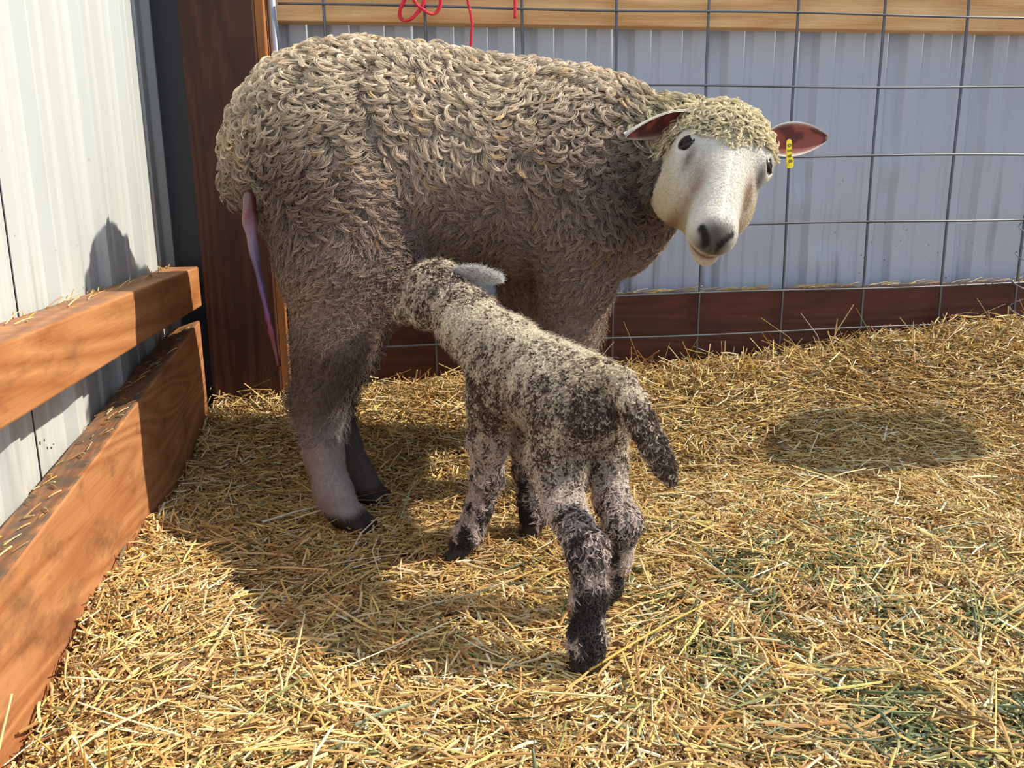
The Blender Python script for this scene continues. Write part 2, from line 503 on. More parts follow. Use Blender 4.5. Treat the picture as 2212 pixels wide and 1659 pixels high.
# ------------------------------------------------------------------ the ground under the straw
def ground_h(X, Y):
    X = np.asarray(X, float); Y = np.asarray(Y, float)
    P = np.stack([X, Y, X * 0], -1)
    h = 0.015 * sstep(0.95, 1.2, Y) * 0 + 0.09 * sstep(1.40, 1.80, Y)
    h = h + 0.085 * sstep(0.45, 1.5, X) * sstep(1.45, 1.85, Y)
    h = h + 0.038 * sstep(-0.16, -0.36, X) * sstep(0.75, 1.0, Y) * (1 - sstep(1.4, 1.7, Y))
    h = h + 0.030 * sstep(0.75, 0.45, Y) * sstep(0.0, -0.3, X)
    return h + 0.006 * noise(P, 9, 1) + 0.004 * noise(P, 26, 2)

gx = np.linspace(-0.9, 3.0, 260); gy = np.linspace(0.15, 2.2, 140)
GX, GY = np.meshgrid(gx, gy, indexing='ij')
GZ = ground_h(GX, GY) - 0.012
gv = np.stack([GX, GY, GZ], -1).reshape(-1, 3)
i = np.arange(259)[:, None] * 140; j = np.arange(139)[None]
gf = np.stack([i + j, i + 140 + j, i + 140 + j + 1, i + j + 1], -1).reshape(-1, 4)
gv2 = gv.copy(); gv2[:, 2] = -0.12
FV, FF = gv, gf
floor_m = mat_plain('packed_bedding', (0.24, 0.155, 0.075), 0.9, bump=(180, 0.8, 0.004), var=((0.36, 0.25, 0.13), 60), spec=0.1)
fb = box(-0.9, 3.0, 0.15, 2.2, -0.14, -0.05)
V_, F_, _ = combine([(FV, FF), fb])
o = mesh_obj('floor', V_, F_, floor_m)
tag(o, 'packed bedding under the straw', None, None, 'structure')

# ------------------------------------------------------------------ steel walls
def sheet_profile(u, rib0):
    """height of the ribbed profile along coordinate u (major ribs every .2175 m)"""
    p = 0.2175
    t = (u - rib0 + p / 2) % p - p / 2
    h = 0.015 * np.clip((0.026 - np.abs(t)) / 0.013, 0, 1)
    for c in (-p / 2 + 0.036, p / 2 - 0.036):
        h = np.maximum(h, 0.0035 * np.clip((0.011 - np.abs(t - c)) / 0.005, 0, 1))
    return h

def ribbed(u0, u1, z0, z1, rib0, place, dents=(), thick=0.0012, du=0.003, dz=0.02):
    u = np.arange(u0, u1 + 1e-6, du); z = np.arange(z0, z1 + 1e-6, dz)
    U, Z = np.meshgrid(u, z, indexing='ij')
    H = sheet_profile(U, rib0)
    for (du_, dz_, ru, rz, a) in dents:
        H = H + a * np.exp(-((U - du_) / ru) ** 2 - ((Z - dz_) / rz) ** 2)
    nu, nz = U.shape
    A = place(U, Z, H).reshape(-1, 3); B = place(U, Z, H - thick).reshape(-1, 3)
    i = np.arange(nu - 1)[:, None] * nz; j = np.arange(nz - 1)[None]
    f = np.stack([i + j, i + nz + j, i + nz + j + 1, i + j + 1], -1).reshape(-1, 4)
    n = nu * nz
    e = []
    for jj in (0, nz - 1):
        ii = np.arange(nu - 1) * nz + jj
        e.append(np.stack([ii, ii + nz, ii + nz + n, ii + n], -1))
    for ii in (0, nu - 1):
        q = ii * nz + np.arange(nz - 1)
        e.append(np.stack([q, q + 1, q + 1 + n, q + n], -1))
    return np.concatenate([A, B]), np.concatenate([f, f[:, ::-1] + n] + e)

sheet_back = mat_sheet('painted_steel_back', (0.50, 0.54, 0.60), 0.75)  # same white paint as the left wall; shade's blue-grey put into the colour
sheet_left = mat_sheet('painted_steel_left', (0.56, 0.58, 0.55), 0.40)  # lit copy of the white paint, less blue than the back
dr = np.random.default_rng(11)
dents = [(0.975, 0.50, 0.030, 0.04, -0.010), (1.205, 0.575, 0.030, 0.045, -0.011), (1.08, 0.40, 0.06, 0.07, 0.006), (0.80, 0.46, 0.05, 0.06, -0.006),
         (1.36, 0.48, 0.06, 0.07, 0.006), (0.9, 0.36, 0.05, 0.05, 0.005), (1.45, 0.60, 0.05, 0.06, -0.006)]
dents += [(dr.uniform(0.5, 2.0), dr.uniform(0.3, 0.62), dr.uniform(.02, .07), dr.uniform(.03, .08), dr.normal() * 0.0035) for _ in range(26)]
V_, F_ = ribbed(-0.44, 2.6, -0.05, 1.06, 0.545, lambda U, Z, H: np.stack([U, 1.9195 + H, Z], -1), dents)
o = mesh_obj('wall_back', V_, F_, sheet_back, smooth=False)
tag(o, 'shaded white ribbed steel wall behind the wire panel', kind='structure')
WX = -0.432
V_, F_ = ribbed(0.25, 1.118, -0.05, 1.15, 1.245, lambda U, Z, H: np.stack([WX - 0.014 + H, U, Z], -1))
V2, F2 = ribbed(1.123, 1.895, -0.05, 1.15, 1.245, lambda U, Z, H: np.stack([WX - 0.014 + H, U, Z], -1))
vv, ff, _ = combine([(V_, F_), (V2, F2)])
o = mesh_obj('wall_left', vv, ff, sheet_left, smooth=False)
tag(o, 'sunlit white ribbed steel wall on the left', kind='structure')
navy = mat_plain('gap_shade', (0.018, 0.022, 0.034), 0.4)  # near-black colour standing in for shade in the corner gap and wall seam
o = mesh_obj('shade_strip_1', *box(WX - 0.04, -0.225, 1.897, 1.905, -0.05, 1.15), navy, smooth=False)
tag(o, 'dark strip put in for the shaded gap between left wall and post', kind='structure')
o = mesh_obj('shade_strip_2', *box(WX - 0.03, WX - 0.02, 1.05, 1.19, -0.05, 1.15), navy, smooth=False)  # added strip so the open seam reads as dark shade
tag(o, 'dark strip added behind the left wall seam to blacken its gap', kind='structure')

# ------------------------------------------------------------------ timber
def plank(name, corners, mat, bev=0.003, parent=None):
    """corners: 8 points ordered like box()"""
    v = np.array(corners, float)
    f = np.array([[0, 1, 3, 2], [4, 6, 7, 5], [0, 4, 5, 1], [2, 3, 7, 6], [0, 2, 6, 4], [1, 5, 7, 3]])
    o = mesh_obj(name, v, f, mat, parent, smooth=False)
    b = o.modifiers.new('bevel', 'BEVEL'); b.width = bev; b.segments = 2
    return o

orange_rail = mat_wood('stained_rail_wood', sl(160, 98, 54), sl(204, 144, 92), 1, 0.5, (0.07, 0.035, 0.018), 5, seed=1.7, dust=0.55)
orange_board = mat_wood('stained_board_wood', sl(158, 98, 58), sl(200, 142, 94), 1, 0.7, (0.06, 0.032, 0.018), 9, seed=4.1, dust=0.95)
post_w = mat_wood('dark_post_wood', sl(58, 34, 24), sl(84, 50, 34), 2, 0.5, (0.015, 0.01, 0.008), 5, seed=2.2)
brown_b = mat_wood('brown_board_wood', sl(76, 42, 31), sl(104, 58, 42), 0, 0.5, (0.02, 0.01, 0.008), 5, seed=5.0)
pine = mat_wood('pine_wood', sl(205, 148, 88), sl(238, 196, 138), 0, 0.25, (0.20, 0.09, 0.03), 4, seed=0.6)

o = plank('upper_rail', box(WX + 0.003, -0.366, 0.35, 1.795, 0.307, 0.387)[0], orange_rail)
tag(o, 'narrow orange-brown timber rail along the white wall, the upper of two', 'rail')
bc = np.array([[-0.431, 0.35, -0.05], [-0.431, 0.35, 0.100], [-0.431, 1.775, -0.05], [-0.431, 1.775, 0.262],
               [-0.368, 0.35, -0.05], [-0.368, 0.35, 0.120], [-0.368, 1.775, -0.05], [-0.368, 1.775, 0.283]])
o = plank('kick_board', bc, orange_board, 0.005)
tag(o, 'wide orange-brown timber board along the left wall, below the upper rail', 'board')
o = plank('corner_post', box(-0.361, -0.222, 1.80, 1.893, -0.05, 1.15)[0], post_w, 0.003)
tag(o, 'thick dark brown square timber post in the corner', 'post')
o = plank('top_board', box(-0.19, 2.5, 1.870, 1.908, 0.866, 1.02)[0], pine, 0.002)
tag(o, 'pale pine board across the top of the back wall', 'board')
o = plank('bottom_board', box(-0.215, 2.5, 1.870, 1.908, 0.02, 0.292)[0], brown_b, 0.002)
tag(o, 'dark red-brown board along the foot of the back wall', 'board')

edge_w = mat_wood('raw_edge_wood', sl(150, 92, 46), sl(196, 132, 74), 2, 0.4, (0.06, 0.03, 0.015), 4, seed=3.3)
o = plank('edge_board', box(-0.2215, -0.2050, 1.812, 1.893, -0.05, 1.15)[0], edge_w, 0.001)
tag(o, 'thin upright strip of raw orange wood on the right side of the corner post', 'wood strip')

# ------------------------------------------------------------------ metal pipe in the corner
galv = mat_plain('galvanised_steel', (0.34, 0.35, 0.37), 0.42, 0.75)
pipe_m = mat_plain('weathered_pipe', (0.42, 0.46, 0.52), 0.35, 0.6, var=((0.30, 0.32, 0.36), 8))
rust = mat_plain('rusty_steel', (0.10, 0.06, 0.04), 0.75, 0.3, var=((0.22, 0.15, 0.09), 40), bump=(60, 0.5, 0.002))
pp = empty('gate_pipe', (-0.193, 1.858, 0.05)); tag(pp, 'upright steel pipe beside the corner post, rusty at the foot', 'pipe')
mesh_obj('pipe', *tube([(-0.193, 1.855, z) for z in (0.45, 0.7, 1.1)], 0.0095, 16), pipe_m, pp)
lp = [(-0.193, 1.855, 0.45), (-0.193, 1.855, 0.30)]
mesh_obj('pipe_foot', *tube([(-0.193, 1.855, 0.45), (-0.192, 1.856, 0.25), (-0.19, 1.857, 0.05)], 0.0105, 16), rust, pp)
for z in (0.262, 0.125):
    mesh_obj('collar', *tube([(-0.192, 1.856, z - 0.011), (-0.192, 1.856, z - 0.006), (-0.192, 1.856, z + 0.006), (-0.192, 1.856, z + 0.011)], [0.012, 0.0145, 0.0145, 0.012], 16), rust, pp)

# ------------------------------------------------------------------ wire panel
wp = empty('wire_panel', (0.7, 1.852, 0.1)); tag(wp, 'welded steel wire stock panel in front of the shaded ribbed wall', 'wire panel')
wire = mat_plain('panel_wire', (0.16, 0.165, 0.18), 0.38, 0.85)
for q in range(10):
    x = -0.093 + 0.2015 * q
    if q > 7.5: x += 0.0
    z0 = float(ground_h(x, 1.852)) - 0.02
    zz = np.linspace(z0, 1.08, 14)
    wob = 0.0015 * np.sin(zz * 9 + q)
    mesh_obj('vertical_wire', *tube(np.stack([x + wob, np.full(14, 1.852) + 0.0, zz], -1), 0.0031, 8), wire, wp)
for z in (0.893, 0.743, 0.594, 0.446, 0.294, 0.199, 1.043):
    xx = np.linspace(-0.18, 1.76, 40)
    sag = 0.0018 * np.sin(xx * 7 + z * 30)
    mesh_obj('horizontal_wire', *tube(np.stack([xx, np.full(40, 1.8468), z + sag], -1), 0.0025, 8), wire, wp)
# wire coil that ties the next panel
th = np.linspace(0, 5.2 * 2 * np.pi, 150)
cz = np.linspace(0.455, 0.12, 150)
co = mesh_obj('tie_coil', *tube(np.stack([1.522 + 0.024 * np.cos(th), 1.835 + 0.024 * np.sin(th), cz], -1), 0.0014, 6), galv)
tag(co, 'loose coil of thin wire around the panel end at the right edge', 'wire coil')

# ------------------------------------------------------------------ red twine
twm = mat_plain('red_twine', sl(232, 40, 62), 0.6, bump=(400, 0.4, 0.001), var=(sl(205, 25, 45), 90))
def twine(name, pts, r, label, fray=True):
    C = crom(pts, 10)
    parts = []
    for k in range(4):
        ph = np.linspace(0, 26, len(C)) + k * 1.57
        C2 = C + r * 0.75 * np.stack([np.cos(ph), np.sin(ph) * 0.6, np.sin(ph) * 0.4], -1)
        parts.append(tube(C2, r * 0.62, 6))
    v, f, _ = combine(parts)
    o = mesh_obj(name, v, f, twm); tag(o, label, 'twine', 'red twine on the wire panel')
    return o
y = 1.838
twine('twine', [(0.086, y, 0.935), (0.070, y, 0.905), (0.058, y, 0.880), (0.064, y - .004, 0.864), (0.082, y - .006, 0.868), (0.104, y - .004, 0.893), (0.112, y, 0.925), (0.106, y + .002, 0.945),
                (0.094, y - .003, 0.915), (0.088, y - .004, 0.900), (0.112, y - .006, 0.880), (0.128, y - .004, 0.878), (0.140, y - .002, 0.896), (0.139, y, 0.935)], 0.0032,
      'tangled loops of red twine knotted on the panel top')
twine('twine', [(0.186, y, 0.945), (0.197, y, 0.897), (0.203, y, 0.865), (0.2015, y - .002, 0.838), (0.199, y - .003, 0.815)], 0.0022, 'long single strand of red twine hanging right of the tangled loops')
twine('twine', [(0.290, y, 0.95), (0.2925, y, 0.905), (0.292, y - .002, 0.872)], 0.0028, 'short cut end of red twine, rightmost on the panel')

# ------------------------------------------------------------------ straw
def straw_mesh(P, az, tilt, L, W, T, bend, col, roll):
    """flat split stems: 3 cross-sections of 4 points"""
    n = len(P)
    d = np.stack([np.cos(az) * np.cos(tilt), np.sin(az) * np.cos(tilt), np.sin(tilt)], -1)
    s = np.stack([-np.sin(az), np.cos(az), az * 0], -1)
    u = np.cross(d, s)
    s2 = s * np.cos(roll)[:, None] + u * np.sin(roll)[:, None]
    u2 = np.cross(d, s2)
    V = np.empty((n, 3, 4, 3))
    for a, t in enumerate((-0.5, 0.0, 0.5)):
        c = P + d * (L * t)[:, None] + s2 * (bend[:, 0] * L * (0.25 - t * t))[:, None] + np.stack([az * 0, az * 0, bend[:, 1] * L * (0.25 - t * t)], -1)
        w = W * (1.0 if a == 1 else 0.85)
        for b_, (p, q) in enumerate(((-1, 0), (0, 1), (1, 0), (0, -1))):
            V[:, a, b_] = c + s2 * (w * 0.5 * p)[:, None] + u2 * (T * 0.5 * q)[:, None]
    V = V.reshape(-1, 3)
    base = np.arange(n)[:, None] * 12
    F = []
    for a in range(2):
        for b_ in range(4):
            F.append(base + np.array([a * 4 + b_, a * 4 + (b_ + 1) % 4, a * 4 + 4 + (b_ + 1) % 4, a * 4 + 4 + b_]))
    F.append(base + np.array([3, 2, 1, 0])); F.append(base + np.array([8, 9, 10, 11]))
    F = np.stack(F, 1).reshape(-1, 4)
    return V, F, np.repeat(col, 12, 0)

PAL = np.array([sl(232, 204, 140), sl(214, 178, 116), sl(240, 222, 172), sl(196, 154, 98), sl(166, 126, 80), sl(236, 210, 132), sl(246, 238, 206), sl(128, 94, 62)])
GREEN = np.array([sl(140, 142, 86), sl(112, 124, 84), sl(166, 164, 104), sl(128, 140, 112)])
straw_m = mat_attr('straw', 0.5, 0.35, transl=0.18)

def in_view(P, m=0.16):
    v = P - CAM
    z = v @ FWD; x = v @ RGT / z; yv = v @ UPV / z
    return (z > 0.2) & (np.abs(x) < 0.603 + m) & (yv > -0.452 - m)

def straw_colors(P, rg, brown=0.0):
    n = len(P)
    w = np.array([.22, .17, .16, .11, .06, .17, .08, .03])
    c = PAL[rg.choice(8, n, p=w)] * np.array([1.0, 0.95, 0.90])
    g = 0.70 * np.exp(-((P[:, 0] - 0.56) / 0.20) ** 2 - ((P[:, 1] - 0.86) / 0.30) ** 2)
    g = g * (0.5 + 1.1 * noise(P, 26, 5)) + 0.035
    isg = rg.random(n) < g
    c = np.where(isg[:, None], GREEN[rg.integers(0, 4, n)], c)
    # trampled, soiled bedding around the animals, plus shade under the ewe painted brown
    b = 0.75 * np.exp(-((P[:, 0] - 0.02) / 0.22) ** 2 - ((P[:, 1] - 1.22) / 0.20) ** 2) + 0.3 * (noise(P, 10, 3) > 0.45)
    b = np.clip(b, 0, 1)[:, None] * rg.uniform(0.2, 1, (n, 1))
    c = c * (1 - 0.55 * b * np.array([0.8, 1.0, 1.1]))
    return np.clip(c * (1 + 0.12 * rg.normal(size=(n, 1))), 0.01, 0.93)

def scatter(n, lo, hi, rg):
    P = np.stack([rg.uniform(lo[0], hi[0], n), rg.uniform(lo[1], hi[1], n), np.zeros(n)], -1)
    return P[in_view(P)]

NST = 1.0
parts = []
# fine chaff, medium pieces, long stems
for cnt, l0, l1, w0, w1, hz, tl in ((190000, .005, .016, .0012, .0030, .010, .28), (105000, .014, .036, .0016, .0036, .015, .24), (10000, .04, .085, .0018, .0038, .021, .15), (1100, .10, .19, .0014, .0030, .024, .08)):
    P = scatter(int(cnt * NST), (-0.40, 0.36), (1.75, 1.86), rng)
    P = P[P[:, 0] > -0.369]
    n = len(P)
    L = rng.uniform(l0, l1, n); az = rng.uniform(0, 2 * np.pi, n)
    tilt = rng.normal(size=n) * tl
    near = sstep(1.62, 1.80, P[:, 1])
    tilt = tilt + near * rng.normal(size=n) * 0.45
    az0 = 0.6 * noise(P, 6, 4) * 3
    mixd = rng.random(n) < 0.35
    az = np.where(mixd, az0 + rng.normal(size=n) * 0.5, az)
    h = ground_h(P[:, 0], P[:, 1])
    P[:, 2] = h + rng.random(n) ** 1.5 * hz * (1 + 1.5 * near) + 0.35 * np.abs(np.sin(tilt)) * L * 0.5
    # keep stems from poking through the boards
    ok = (P[:, 0] - 0.5 * L * np.abs(np.cos(az)) > -0.366) & (P[:, 1] + 0.5 * L * np.abs(np.sin(az)) < 1.866)
    W = rng.uniform(w0, w1, n); T = W * rng.uniform(0.25, 0.7, n)
    bend = rng.normal(size=(n, 2)) * 0.12
    c = straw_colors(P, rng)
    m = ok
    parts.append(straw_mesh(P[m], az[m], tilt[m], L[m], W[m], T[m], bend[m], c[m], rng.normal(size=m.sum()) * 0.5))
V_, F_, C_ = combine(parts)
o = mesh_obj('straw_bedding', V_, F_, straw_m, col=C_, smooth=False)
tag(o, 'loose golden straw bedding covering the whole pen floor', 'straw', kind='stuff')
print('straw faces', len(F_[0]))

def loose(name, specs, label, cat='straw stem', kind=None, group=None):
    ps = []
    for a, b, w, c, bz in specs:
        a = np.array(a, float); b = np.array(b, float)
        mid = (a + b) / 2 + np.array([0, 0, bz])
        C = crom([a, mid, b], 5)
        v, f = tube(C, w * 0.5 * np.linspace(1.1, 0.7, len(C)), 6)
        ps.append((v, f, np.tile(c, (len(v), 1))))
    v, f, c = combine(ps)
    o = mesh_obj(name, v, f, straw_m, col=c)
    return tag(o, label, cat, group, kind)

g_ = lambda x, y, d=0.0: float(ground_h(x, y)) + d
pale = sl(236, 218, 160); gold = sl(226, 186, 96); tan = sl(190, 150, 100); grn = sl(150, 160, 96)
# long stems leaning at the foot of the wire panel
rs = np.random.default_rng(5)
specs = []
for k in range(46):
    x = rs.uniform(0.45, 1.55); yb = rs.uniform(1.70, 1.83); L = rs.uniform(0.05, 0.14); a = rs.uniform(-1.1, 1.1)
    zb = g_(x, yb, 0.0)
    specs.append(((x, yb, zb), (x + L * math.sin(a), min(yb + rs.uniform(-.03, .03), 1.84), zb + L * abs(math.cos(a)) * 0.75), rs.uniform(.0014, .0026), [pale, gold, tan, grn][rs.integers(0, 4)], rs.normal() * .006))
for k in range(14):
    x = rs.uniform(-0.33, 0.3); yb = rs.uniform(1.66, 1.76); L = rs.uniform(0.05, 0.11); a = rs.uniform(-1.2, 1.2)
    zb = g_(x, yb, 0.0)
    specs.append(((x, yb, zb), (max(x + L * math.sin(a), -0.355), yb, zb + L * abs(math.cos(a)) * 0.75), rs.uniform(.0014, .0026), [pale, gold, tan, grn][rs.integers(0, 4)], rs.normal() * .006))
for k in range(16):
    x = rs.uniform(-0.35, -0.26); yb = rs.uniform(0.60, 0.78); L = rs.uniform(0.03, 0.075); a = rs.uniform(-0.9, 0.9)
    zb = g_(x, yb, 0.0)
    specs.append(((x, yb, zb), (max(x + L * math.sin(a), -0.36), yb, zb + L * abs(math.cos(a)) * 0.8), rs.uniform(.0018, .0032), [pale, gold, gold][rs.integers(0, 3)], rs.normal() * .004))
loose('leaning_straw', specs, 'loose straw stems standing up out of the bedding along the back board', 'straw', 'stuff')
# crumbs lying on rail, kick board and bottom board
specs = []
for k in range(90):
    yy = rs.uniform(0.8, 1.74); xx = rs.uniform(-0.425, -0.374); t = (yy - 0.35) / 1.425
    zt = 0.100 + 0.162 * t + (0.020 + 0.001 * t) * (xx + 0.431) / 0.063 + 0.002
    L = rs.uniform(.006, .035); a = rs.uniform(0, 6.28)
    dx = min(abs(L * math.cos(a)), 0.012) * (1 if math.cos(a) > 0 else -1)
    dy = L * math.sin(a)
    specs.append(((xx - dx / 2, yy - dy / 2, zt - 0.1137 * dy / 2 - .33 * dx / 2), (xx + dx / 2, yy + dy / 2, zt + 0.1137 * dy / 2 + .33 * dx / 2), rs.uniform(.001, .0024), [pale, gold, tan][rs.integers(0, 3)], 0.0006))
loose('straw_crumbs', specs, 'broken straw bits scattered on the top of the wide kick board', 'straw', 'stuff')
specs = []
for k in range(34):
    yy = rs.uniform(0.9, 1.76); xx = rs.uniform(-0.424, -0.395); L = rs.uniform(.006, .045); a = rs.normal() * 0.4 + 1.57
    specs.append(((xx, yy, 0.389), (min(max(xx + L * math.cos(a), -0.427), -0.37), yy + L * math.sin(a), 0.389 + rs.uniform(0, .012)), rs.uniform(.001, .0022), [pale, gold, tan][rs.integers(0, 3)], 0.001))
loose('straw_crumbs', specs, 'straw bits lying on the narrow upper rail against the wall', 'straw', 'stuff')
specs = []
for k in range(150):
    xx = rs.uniform(0.2, 1.6); L = rs.uniform(.01, .07); a = rs.normal() * 0.35
    yy = rs.uniform(1.878, 1.895)
    specs.append(((xx, yy, 0.2945), (xx + L * math.cos(a), min(max(yy + L * math.sin(a), 1.874), 1.899), 0.2945 + abs(rs.normal()) * .006), rs.uniform(.001, .002), [pale, gold, tan][rs.integers(0, 3)], 0.002))
loose('straw_crumbs', specs, 'straw lying along the top edge of the dark bottom board', 'straw', 'stuff')
# single eye-catching stems
loose('straw_stem', [((-0.345, 0.66, g_(-.345, .66, .01)), (-0.335, 0.72, g_(-.34, .7, .10)), .003, pale, .004)], 'tall pale straw stem leaning on the kick board in the lower left corner')
loose('straw_stem', [((-0.205, 1.30, g_(-.2, 1.3, .022)), (-0.10, 1.36, g_(-.1, 1.36, .024)), .0032, sl(225, 228, 215), .003)], 'bright white straw lying flat in the shade left of the ewe hind hoof')
loose('straw_stem', [((0.01, 1.28, g_(0.01, 1.28, .02)), (0.035, 1.36, g_(.03, 1.36, .05)), .0022, sl(150, 178, 150), .002)], 'pale green stem tilted up right of the ewe hind hooves')
loose('straw_stem', [((0.20, 0.80, g_(0.2, .80, .022)), (0.40, 0.93, g_(.40, .93, .024)), .003, gold, .004)], 'long golden stem lying right of the lamb near hind hoof')
loose('straw_stem', [((-0.226, 1.796, 0.515), (-0.226, 1.796, 0.48), .0018, sl(210, 205, 190), 0), ((-0.226, 1.796, 0.48), (-0.214, 1.795, 0.479), .0018, sl(210, 205, 190), 0)], 'bent white straw stuck on the dark post beside the ewe tail')


# ------------------------------------------------------------------ the ewe
skin_m = mat_attr('ewe_skin', 0.7, 0.2, bump=(700, 0.35, 0.0012))
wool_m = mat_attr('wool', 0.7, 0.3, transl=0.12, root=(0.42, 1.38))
coat_m = mat_attr('short_coat', 0.6, 0.25, transl=0.1)

ewe = empty('ewe', (0.1, 1.48, 0.0))
tag(ewe, 'woolly adult sheep with white face turned to the viewer, standing over the lamb', 'sheep')

# head frame: HS to the picture's right, HM along the muzzle, HU out of the face
HM = norm([-0.265, -0.66, -0.69])
HS = np.array([0.955, -0.03, -0.18]); HS = norm(HS - HM * (HS @ HM))
HU = np.cross(HM, HS); HU = HU if HU[1] < 0 else -HU
HO = np.array([0.504, 1.19, 0.592])
HK = 1.08
hp = lambda s, u, m: HO + (HS * (s - 0.085 * max(m, 0)) + HU * u + HM * m) * HK
HAX = [HS, HU, HM]

E = SDF((-0.33, 1.04, -0.03), (0.74, 1.78, 0.82), 0.0042)
# trunk
E.ell((0.10, 1.50, 0.568), (0.295, 0.182, 0.180), 0.05)
E.ell((-0.085, 1.50, 0.580), (0.142, 0.158, 0.146), 0.09)
E.ell((-0.03, 1.50, 0.612), (0.145, 0.135, 0.118), 0.08)
E.ell((0.33, 1.49, 0.543), (0.172, 0.160, 0.168), 0.08)
E.ell((0.40, 1.46, 0.50), (0.095, 0.11, 0.115), 0.06)
# neck
E.cap((0.38, 1.47, 0.585), (0.49, 1.37, 0.575), 0.100, 0.074, 0.06)
E.cap((0.49, 1.37, 0.575), hp(-0.005, -0.090, -0.01), 0.074, 0.060, 0.04)
# near hind leg
NH = [(-0.045, 1.415, 0.50), (-0.052, 1.375, 0.400), (-0.078, 1.345, 0.290), (-0.108, 1.338, 0.205), (-0.106, 1.325, 0.120), (-0.094, 1.303, 0.066), (-0.078, 1.288, 0.034)]
E.chain(NH, [0.125, 0.090, 0.060, 0.040, 0.024, 0.023, 0.026], 0.03)
E.ell((-0.055, 1.39, 0.445), (0.100, 0.08, 0.11), 0.05)
E.ell((0.0, 1.375, 0.40), (0.05, 0.05, 0.06), 0.05)
# far hind leg
FH = [(-0.02, 1.60, 0.48), (-0.05, 1.57, 0.38), (-0.085, 1.50, 0.27), (-0.10, 1.465, 0.195), (-0.078, 1.435, 0.105), (-0.058, 1.413, 0.055), (-0.045, 1.400, 0.030)]
E.chain(FH, [0.12, 0.085, 0.052, 0.034, 0.021, 0.021, 0.025], 0.03)
# front legs
NF = [(0.335, 1.40, 0.46), (0.325, 1.405, 0.37), (0.315, 1.405, 0.29), (0.298, 1.40, 0.19), (0.292, 1.40, 0.09), (0.296, 1.392, 0.045)]
E.chain(NF, [0.085, 0.055, 0.042, 0.027, 0.021, 0.025], 0.03)
FFr = [(0.27, 1.58, 0.45), (0.268, 1.58, 0.36), (0.266, 1.58, 0.28), (0.262, 1.58, 0.18), (0.262, 1.58, 0.10), (0.268, 1.572, 0.065)]
E.chain(FFr, [0.08, 0.048, 0.036, 0.025, 0.020, 0.024], 0.03)
# hooves, two claws each
def hoof(x, y, z, dx, dy, sc=1.0):
    d = norm([dx, dy, 0]); p = np.array([-d[1], d[0], 0])
    for q in (-1, 1):
        c = np.array([x, y, z]) + p * 0.0135 * q * sc
        E.cap(c + d * 0.004, c + d * 0.030 * sc + np.array([0, 0, -0.018]) * sc, 0.0165 * sc, 0.0125 * sc, 0.004)
hoof(-0.070, 1.283, 0.030, 0.85, -0.35)
hoof(-0.038, 1.395, 0.026, 0.85, -0.2)
hoof(0.300, 1.388, 0.036, 0.7, -0.6, 0.95)
hoof(0.272, 1.568, 0.052, 0.7, -0.6, 0.95)
# udder
E.ell((0.02, 1.47, 0.385), (0.06, 0.07, 0.05), 0.03)
# tail stump
E.cap((-0.19, 1.50, 0.62), (-0.222, 1.49, 0.54), 0.032, 0.026, 0.03)
# head
E.ell(hp(0, -0.048, -0.034), (0.070, 0.058, 0.060), 0.03, HAX)
for q in (-1, 1):
    E.ell(hp(0.050 * q, -0.032, 0.000), (0.022, 0.022, 0.026), 0.018, HAX)
E.ell(hp(-0.002, -0.080, 0.026), (0.052, 0.048, 0.070), 0.03, HAX)
E.ell(hp(-0.040, -0.085, 0.022), (0.044, 0.050, 0.058), 0.025, HAX)
E.ell(hp(0.030, -0.075, 0.035), (0.034, 0.045, 0.060), 0.02, HAX)
E.cap(hp(0, -0.036, 0.0), hp(0, -0.032, 0.130), 0.040, 0.0245, 0.025)
E.cap(hp(0, -0.060, 0.05), hp(0, -0.052, 0.125), 0.041, 0.0285, 0.025)
E.ell(hp(0, -0.038, 0.140), (0.0285, 0.0265, 0.0300), 0.02, HAX)
E.cap(hp(0, -0.095, 0.06), hp(0.005, -0.071, 0.144), 0.026, 0.0160, 0.014)
# nostrils, mouth line, eye sockets
for q in (-1, 1):
    E.cap(hp(0.010 * q, -0.016, 0.158), hp(0.022 * q, -0.014, 0.143), 0.0035, 0.003, 0.005, sub=True)
    E.cap(hp(0.003 * q, -0.052, 0.170), hp(0.026 * q, -0.066, 0.140), 0.003, 0.0018, 0.004, sub=True)
    E.ell(hp(0.064 * q, -0.022, 0.006), (0.012, 0.010, 0.014), 0.008, HAX, sub=True)
E.cap(hp(0, -0.014, 0.168), hp(0, -0.045, 0.174), 0.0022, 0.0018, 0.004, sub=True)
EV, EF = E.mesh(2)
EN = vnormals(EV, EF)

def head_co(P):
    d = P - HO
    m = d @ HM / HK
    return d @ HS / HK + 0.085 * np.maximum(m, 0), d @ HU / HK, m

CREAM = sl(228, 210, 184); TAUPE = sl(172, 150, 133); DARKW = sl(102, 88, 79); FACE = sl(232, 226, 212)
def ewe_zone(P, N):
    """returns colour and three weights: fleece, face, leg"""
    s, u, m = head_co(P)
    head = sstep(-0.150, -0.110, u) * sstep(-0.13, -0.11, m) * (s < 0.12) * (s > -0.076) * (np.linalg.norm(P - HO, axis=1) < 0.23) * (P[:, 1] < 1.335)
    face = head * sstep(-0.008, 0.006, m + 0.60 * np.abs(s) - 0.020 + 0.006 * noise(P, 90, 3))
    leg = sstep(0.205, 0.165, P[:, 2]) 
    return head, face, leg

